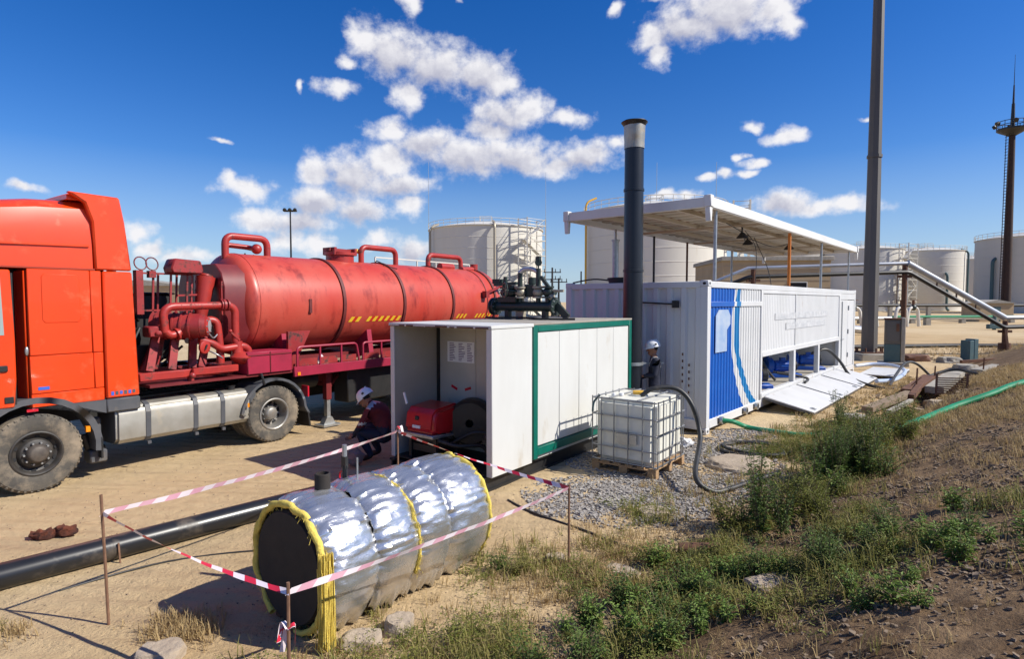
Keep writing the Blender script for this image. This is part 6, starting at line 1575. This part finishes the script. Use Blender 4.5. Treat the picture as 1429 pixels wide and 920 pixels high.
plant(4, .05, 5.30, .7, 'low pale grassy tuft right of the foil vessel')
plant(4, -.35, 5.75, .6, 'tiny tuft of weed against the foil vessel hem')
plant(2, -.42, 4.2, .7, 'small leafy weed at the bottom edge right of the rocks')
plant(4, -3.9, 4.35, .45, 'tiny green sprig on the sand near the left bottom corner')
GL = 'leafy green weed in the tangle along the foot of the bank'
spots = []
blobs = [(5.4,9.3,.8,.55,16,'bushy green weed in the thickest clump on the bank, short of the green hose'), (6.3,9.9,.7,.5,13,'green weed below the lower end of the long green hose'), (4.6,8.1,.7,.45,11,'green weed right of the broad flat sandy slab'), (2.95,6.15,.6,.32,9,'green weed on the near side of the fallen hose end by the gravel'), (4.25,7.4,.7,.4,12,'green weed beyond the near clump and short of the thickest clump on the bank'), (2.7,6.3,.6,.35,5,'green weed on bare soil just beyond the rusty pipe offcuts'), (7.2,10.8,.5,.35,3,'small green weed farthest along the bank by the green hose')]
for cx_, cy_, rx, ry, n, lb in blobs:
    for k in range(n):
        a, d = r2.uniform(0, 6.28), r2.random() ** .5; u_, v_ = rx*d*math.cos(a), ry*d*math.sin(a)
        spots.append((cx_ + .68*u_ + .73*v_, cy_ + .73*u_ - .68*v_, r2.choice((0,5,0,1,3)), r2.uniform(.55, 1.05), lb))
for x, y, i, s, lb in spots: plant(i, x, y, s, lb)
GL2 = 'low leafy weed in the green strip across the bank in the foreground'
spots = []
for cx_, cy_, rx, ry, n, lb in [(.6,4.3,.45,.3,10,'low weed at the foot of the bank between bottom edge and trailing cable'), (1.15,4.5,.45,.3,11,'low weed left of the flat pale slab stone in the foreground'), (1.8,4.7,.45,.3,11,'low weed directly behind the flat pale slab stone'), (2.4,4.6,.45,.3,11,'low weed right of the flat pale slab stone'), (2.95,4.45,.35,.3,10,'leafy weed at the right end of the foreground green strip'), (1.5,5.2,.45,.3,7,'low weed just in front of the rusty pipe offcuts'), (.5,3.75,.4,.25,8,'leafy weed cut by the bottom edge left of centre of the bank'), (2.4,3.6,.35,.25,6,'small weed on bare dark soil near the bottom right'), (1.3,4.0,.45,.25,8,'low weed at the bottom edge below the flat pale slab stone'), (3.3,4.0,.45,.35,8,'leafy weed on dark soil toward the lower right corner'), (3.5,5.0,.5,.3,6,'scattered green weed on the bare slope right of the green strip'), (2.1,5.6,.5,.3,6,'low weed beside the right-hand rusty pipe offcut')]:
    for k in range(n):
        a, d = r2.uniform(0, 6.28), r2.random() ** .5; spots.append((cx_ + rx*d*math.cos(a), cy_ + ry*d*math.sin(a), r2.choice((1,5,6,2,6)), r2.uniform(.35, .75), lb))
for x, y, i, s, lb in spots: plant(i, x, y, s, lb, 'weeds across the bank in the foreground')
# creeping ground cover and grass: no one could count these
def dens_green(x, y):
    t_, s_ = st(x, y); d = 0
    if 1.5 < t_ < 10.5: d = max(d, math.exp(-((s_ - .35) / .7) ** 2))
    if -1.2 < t_ < 3.4: d = max(d, .9*math.exp(-((s_ - (.75 + .45*t_)) / .75) ** 2))
    if -2 < t_ < 1.2: d = max(d, .8*math.exp(-((s_ - .6) / .8) ** 2))
    d = max(d, .5*math.exp(-((x - .1)**2 + (y - 5.3)**2) / .12), .45*math.exp(-((x-.2)**2 + (y-4.6)**2)/.25))
    return d * max(0, .42 + 1.8 * noise.noise((x*1.5, y*1.5, 7.7)))
vs, fs, sv = [], [], []; n = 0; tries = 0
while n < 1950 and tries < 60000:
    tries += 1
    t_ = -2.2 + 15*r2.random()**1.3; s_ = r2.uniform(-1.4, 3.4); x, y = .678*t_ + .735*s_, 4.5 + .735*t_ - .678*s_
    if y < 1.8 or r2.random() > dens_green(x, y) * 1.5: continue
    if (x-2.0)**2 + (y-8.3)**2 < .8 or (bare(x, y) and r2.random() < .93): continue
    near_ = .6 + .05*min(10, y)
    weed(r2, r2.uniform(.06,.20)*near_, r2.randint(3,6), .16, .034*near_, vs, fs, sv, Vector((x, y, gz(x, y))), .7); n += 1
me = leafmesh('creeping_weeds', vs, fs, M['leaf']); o = bpy.data.objects.new('creeping_weeds', me); col.objects.link(o); o['kind'] = 'stuff'; o['label'] = 'creeping green weeds covering the foot of the bank'; o['category'] = 'weeds'
def blades(name, spots, mt, label, hmin, hmax, per, wd=.004):
    vs, fs = [], []
    for x, y, sc__ in spots:
        z = gz(x, y)
        for k in range(per):
            a = r2.uniform(0, 2*PI); h_ = r2.uniform(hmin, hmax)*sc__; b_ = Vector((x + r2.gauss(0,.035), y + r2.gauss(0,.035), z - .005)); d = Vector((math.cos(a), math.sin(a), 0)); w_ = Vector((-d.y, d.x, 0))*wd*sc__**.5
            ln = r2.uniform(.1, .9); m_ = b_ + d*h_*ln*.35 + Vector((0,0,h_*.6)); e = b_ + d*h_*ln + Vector((0,0,h_*(1 - ln*.35)))
            o = len(vs); vs += [b_ - w_, b_ + w_, m_ + w_*.7, m_ - w_*.7, e]; fs += [(o,o+1,o+2,o+3), (o+3,o+2,o+4)]
    me = leafmesh(name, vs, fs, mt); o = bpy.data.objects.new(name, me); col.objects.link(o); o['kind'] = 'stuff'; o['label'] = label; o['category'] = 'grass'
spg, spd = [], []; tries = 0
while len(spg) < 1800 and tries < 60000:
    tries += 1
    t_ = -2.2 + 15*r2.random()**1.3; s_ = r2.uniform(-1.4, 3.6); x, y = .678*t_ + .735*s_, 4.5 + .735*t_ - .678*s_
    if y > 1.8 and not (bare(x, y) and r2.random() < .9) and r2.random() < dens_green(x, y)*1.1: spg.append((x, y, r2.uniform(.6,1.3)))
blades('green_grass', spg, M['grassg'], 'green grass among the weeds on the bank', .06, .22, 9)
tries = 0
while len(spd) < 6500 and tries < 120000:
    tries += 1
    t_ = -2.5 + 22*r2.random()**1.25; s_ = r2.uniform(-1.0, 5.5); x, y = .678*t_ + .735*s_, 4.5 + .735*t_ - .678*s_
    k = .2 + .40*sst(4, 8, t_)*sst(.6, 1.6, s_) + .35*math.exp(-((s_ - .1)/.6)**2)
    if y > 1.8 and r2.random() < k * (.55 + 1.1*noise.noise((x*.8, y*.8, 3.1))): spd.append((x, y, r2.uniform(.5,1.2)*(.6 + .04*min(14,y))))
for cx_, cy_, sg, n in ((.35,4.75,.3,60),(.9,5.0,.35,80),(.2,4.1,.3,50),(-2.55,4.42,.14,70),(-2.42,4.30,.12,40),(-3.75,4.30,.12,22),(.75,5.45,.18,40),(.6,5.2,.2,40),(1.3,5.9,.25,40),(7.9,12.1,.35,110),(8.6,12.6,.3,60),(11.5,13.6,.5,100),(20.5,27,1.2,120),(23.5,30,1.5,150),(27,31,1.5,120)):
    for k in range(n): spd.append((r2.gauss(cx_, sg), r2.gauss(cy_, sg*.8), r2.uniform(.6,1.2)*(.7 + .03*cy_)))
blades('dry_grass', spd, M['dry'], 'dry straw-coloured grass over the bank and yard', .05, .17, 10)

# ------------------------------------------------------------------ two workers
def body(name, J, E_, parent, rule, mats, hands=()):
    keys = list(J); me = bpy.data.meshes.new(name)
    me.from_pydata([J[k][0] for k in keys], [(keys.index(a), keys.index(b_)) for a, b_ in E_], [])
    o = bpy.data.objects.new(name, me); col.objects.link(o)
    o.modifiers.new('skin', 'SKIN'); su = o.modifiers.new('sub', 'SUBSURF'); su.levels = 2; su.render_levels = 2
    for i, k in enumerate(keys):
        sv_ = me.skin_vertices[0].data[i]; r_ = J[k][1]; sv_.radius = r_ if isinstance(r_, tuple) else (r_, r_); sv_.use_root = (k == 'pelvis')
    dg = bpy.context.evaluated_depsgraph_get(); dg.update(); nm = bpy.data.meshes.new_from_object(o.evaluated_get(dg)); bpy.data.objects.remove(o)
    bm = bmesh.new(); bm.from_mesh(nm)
    ex = MB()
    for w_, dr, sd_ in hands:                      # palm, four fingers and a thumb
        w_, dr, sd_ = Vector(w_), Vector(dr).normalized(), Vector(sd_).normalized(); up_ = dr.cross(sd_)
        ex.tube([w_ - dr*.02, w_ + dr*.03, w_ + dr*.085], [.026, .034, .030], 8)
        for k in range(4):
            r0 = w_ + dr*.08 + sd_*(.03 - .02*k); ln = (.065,.075,.07,.055)[k]
            ex.tube([r0, r0 + dr*ln*.5 - up_*.008, r0 + dr*ln*.75 - up_*.03, r0 + dr*ln*.7 - up_*.055], [.0095,.009,.0085,.007], 6)
        t0 = w_ + dr*.03 + sd_*.03; ex.tube([t0, t0 + sd_*.03 + dr*.025, t0 + sd_*.03 + dr*.06 - up_*.02], [.011,.010,.008], 6)
    if ex.v:
        tm = bpy.data.meshes.new('t'); tm.from_pydata(ex.v, [], ex.f); bm.from_mesh(tm)
    bm.to_mesh(nm); bm.free()
    nm.materials.clear()
    for m_ in mats: nm.materials.append(m_)
    for p in nm.polygons: p.material_index = rule(p.center); p.use_smooth = True
    nm.name = name; ob = bpy.data.objects.new(name, nm); col.objects.link(ob); ob.parent = parent; return ob
def helmet(parent, c, fwd, tilt):
    o = bpy.data.objects.new('helmet', None); col.objects.link(o); o.parent = parent; o.location = c; o.rotation_euler = tilt
    b = MB(); b.lathe([(.0,.135),(.05,.128),(.09,.105),(.118,.06),(.126,.01),(.128,-.01),(.120,-.01)], (0,0,0), (0,0,1), 26); b.v = [(p[0]*1.15, p[1]*.98, p[2]) for p in b.v]; b.build('shell', M['helmet'], o)
    b = MB(); L = []
    for i in range(13):
        a = PI/2 + PI*i/12; L += [(.14*math.cos(a), .118*math.sin(a), .0), (.20*math.cos(a) + .0, .125*math.sin(a), -.022)]
    b.add(L, [(2*i, 2*i+1, 2*i+3, 2*i+2) for i in range(12)]); br = b.build('brim', M['helmet'], o); br.modifiers.new('s', 'SOLIDIFY').thickness = .006
    b = MB(); b.bar((-.13,0,.05),(.10,0,.125),.03,.012); b.build('ridge', M['helmet'], o, bevel=.004)
    b = MB(); b.box(.03,.07,-.128,-.118,.03,.06); b.build('side_clip', M['black'], o)
    return o
def head_bits(parent, c, tilt):
    """face: nose, eyes, ears and hair, all children of the person's head"""
    h = bpy.data.objects.new('face', None); col.objects.link(h); h.parent = parent; h.location = c; h.rotation_euler = tilt
    b = MB(); b.ball((0,0,0), .094, .075, .118, 20, 14); b.ball((-.045,0,-.075), .05, .055, .05, 14, 10); b.prism([(-.085,.02),(-.122,-.022),(-.118,-.032),(-.085,-.035)], 'y', -.012, .012); b.build('skin', M['skin'], h, ang=70)
    for y in (-.032, .032): b = MB(); b.ball((-.086, y, .018), .011); b.build('eye', M['hair'], h)
    for y in (-.078, .078): b = MB(); b.ball((.01, y, -.005), .022, .010, .034); b.build('ear', M['skin'], h)
    b = MB(); b.box(-.096,-.090,-.025,.025,-.066,-.060); b.build('mouth', mat('lips', (.22,.08,.06)), h)
    b = MB(); b.ball((.022,0,.025), .088, .080, .098, 18, 12); b.build('hair', M['hair'], h)
    return h
# standing man in navy coverall beside the flue
pw = thing('person', 'standing worker in navy coverall and white helmet beside the black flue', 'person', (2.72, 11.22, 0), R(-8))
J = dict(pelvis=((0,0,.93),(.135,.165)), waist=((0,0,1.06),(.12,.155)), chest=((.005,0,1.26),(.135,.18)), upper=((.01,0,1.37),(.11,.16)), neck=((-.015,0,1.46),(.058,.058)), skull=((-.035,0,1.55),(.06,.06)),
 shL=((.01,.18,1.375),.072), elL=((.0,.25,1.12),.053), wrL=((-.20,.20,1.02),.036), shR=((.01,-.18,1.375),.072), elR=((-.02,-.25,1.11),.053), wrR=((-.23,-.17,1.10),.036),
 hpL=((0,.10,.86),.105), knL=((-.02,.11,.48),.072), anL=((.02,.11,.10),.052), toL=((-.15,.12,.045),.043), hpR=((0,-.10,.86),.105), knR=((-.03,-.11,.48),.072), anR=((.02,-.11,.10),.052), toR=((-.15,-.12,.045),.043))
E_ = [('pelvis','waist'),('waist','chest'),('chest','upper'),('upper','neck'),('neck','skull'),('upper','shL'),('shL','elL'),('elL','wrL'),('upper','shR'),('shR','elR'),('elR','wrR'),('pelvis','hpL'),('hpL','knL'),('knL','anL'),('anL','toL'),('pelvis','hpR'),('hpR','knR'),('knR','anR'),('anR','toR')]
def rule1(c_):
    if c_.z > 1.46 and abs(c_.y) < .1: return 1
    if c_.z < .12: return 2
    if c_.x < -.215 and .9 < c_.z < 1.2: return 1
    if abs(abs(c_.y) - .10) < .035 and c_.z > 1.28: return 3
    if .44 < c_.z < .49: return 3
    return 0
body('body', J, E_, pw, rule1, [M['navy'], M['skin'], M['boot'], M['reflect']], [((-.20,.20,1.02),(-1,-.2,0),(0,-.3,1)), ((-.23,-.17,1.10),(-1,.2,.1),(0,.3,1))])
head_bits(pw, (-.045, 0, 1.60), (0, R(-10), 0)); helmet(pw, (-.035, 0, 1.645), None, (0, R(-10), 0))
# crouching man in maroon jacket left of the shed
pc = thing('person', 'crouching worker in maroon jacket and white helmet at the left wall of the shed', 'person', (-2.17, 9.22, 0), R(-12))
J = dict(pelvis=((.24,0,.44),(.15,.17)), waist=((.20,0,.56),(.14,.165)), chest=((.09,0,.74),(.15,.19)), upper=((.015,0,.83),(.12,.165)), neck=((-.07,0,.90),(.06,.06)), skull=((-.14,0,.94),(.06,.06)),
 shL=((.01,.19,.82),.075), elL=((-.14,.24,.58),.056), wrL=((-.30,.14,.42),.038), shR=((.01,-.19,.82),.075), elR=((-.12,-.24,.57),.056), wrR=((-.29,-.13,.40),.038),
 hpL=((.20,.11,.40),.115), knL=((-.20,.16,.50),.08), anL=((.02,.15,.10),.055), toL=((-.15,.16,.045),.045), hpR=((.20,-.11,.40),.115), knR=((-.20,-.16,.48),.08), anR=((.02,-.15,.10),.055), toR=((-.15,-.16,.045),.045))
def rule2(c_):
    if c_.x < -.06 and c_.z > .86 and abs(c_.y) < .1: return 1
    if c_.x < -.30 and c_.z < .46: return 1
    if c_.z < .11: return 2
    if c_.z > .85 and abs(c_.y) < .3 and -.02 < c_.x < .06: return 3
    if c_.z > .56 and not (c_.x < -.1 and abs(c_.y) < .1): 
        return 3 if (abs(c_.y) > .2 and .60 < c_.z < .64) else 4
    return 0
body('body', J, E_, pc, rule2, [M['navy'], M['skin'], M['boot'], M['reflect'], M['jacket']], [((-.30,.14,.42),(-1,-.1,-.6),(0,-.5,.5)), ((-.29,-.13,.40),(-1,.1,-.6),(0,.5,.5))])
head_bits(pc, (-.165, 0, .965), (0, R(-38), 0)); helmet(pc, (-.145, 0, 1.005), None, (0, R(-38), 0))
b = MB(); b.ball((0,0,.13), .13, .10, .14, 20, 14)
b.v = [(p[0]+.04*noise.noise((p[0]*14,p[1]*14,p[2]*14)), p[1]+.04*noise.noise((p[0]*14,p[1]*14,p[2]*14+5)), max(0,p[2]+.03*noise.noise((p[0]*14,p[1]*14,p[2]*14+9)))) for p in b.v]
o = b.build('cloth_sack', M['cloth']); o.location = (-2.38, 8.86, 0); tag(o, 'dusty pinkish sack on the ground at the crouching worker knees', 'sack')
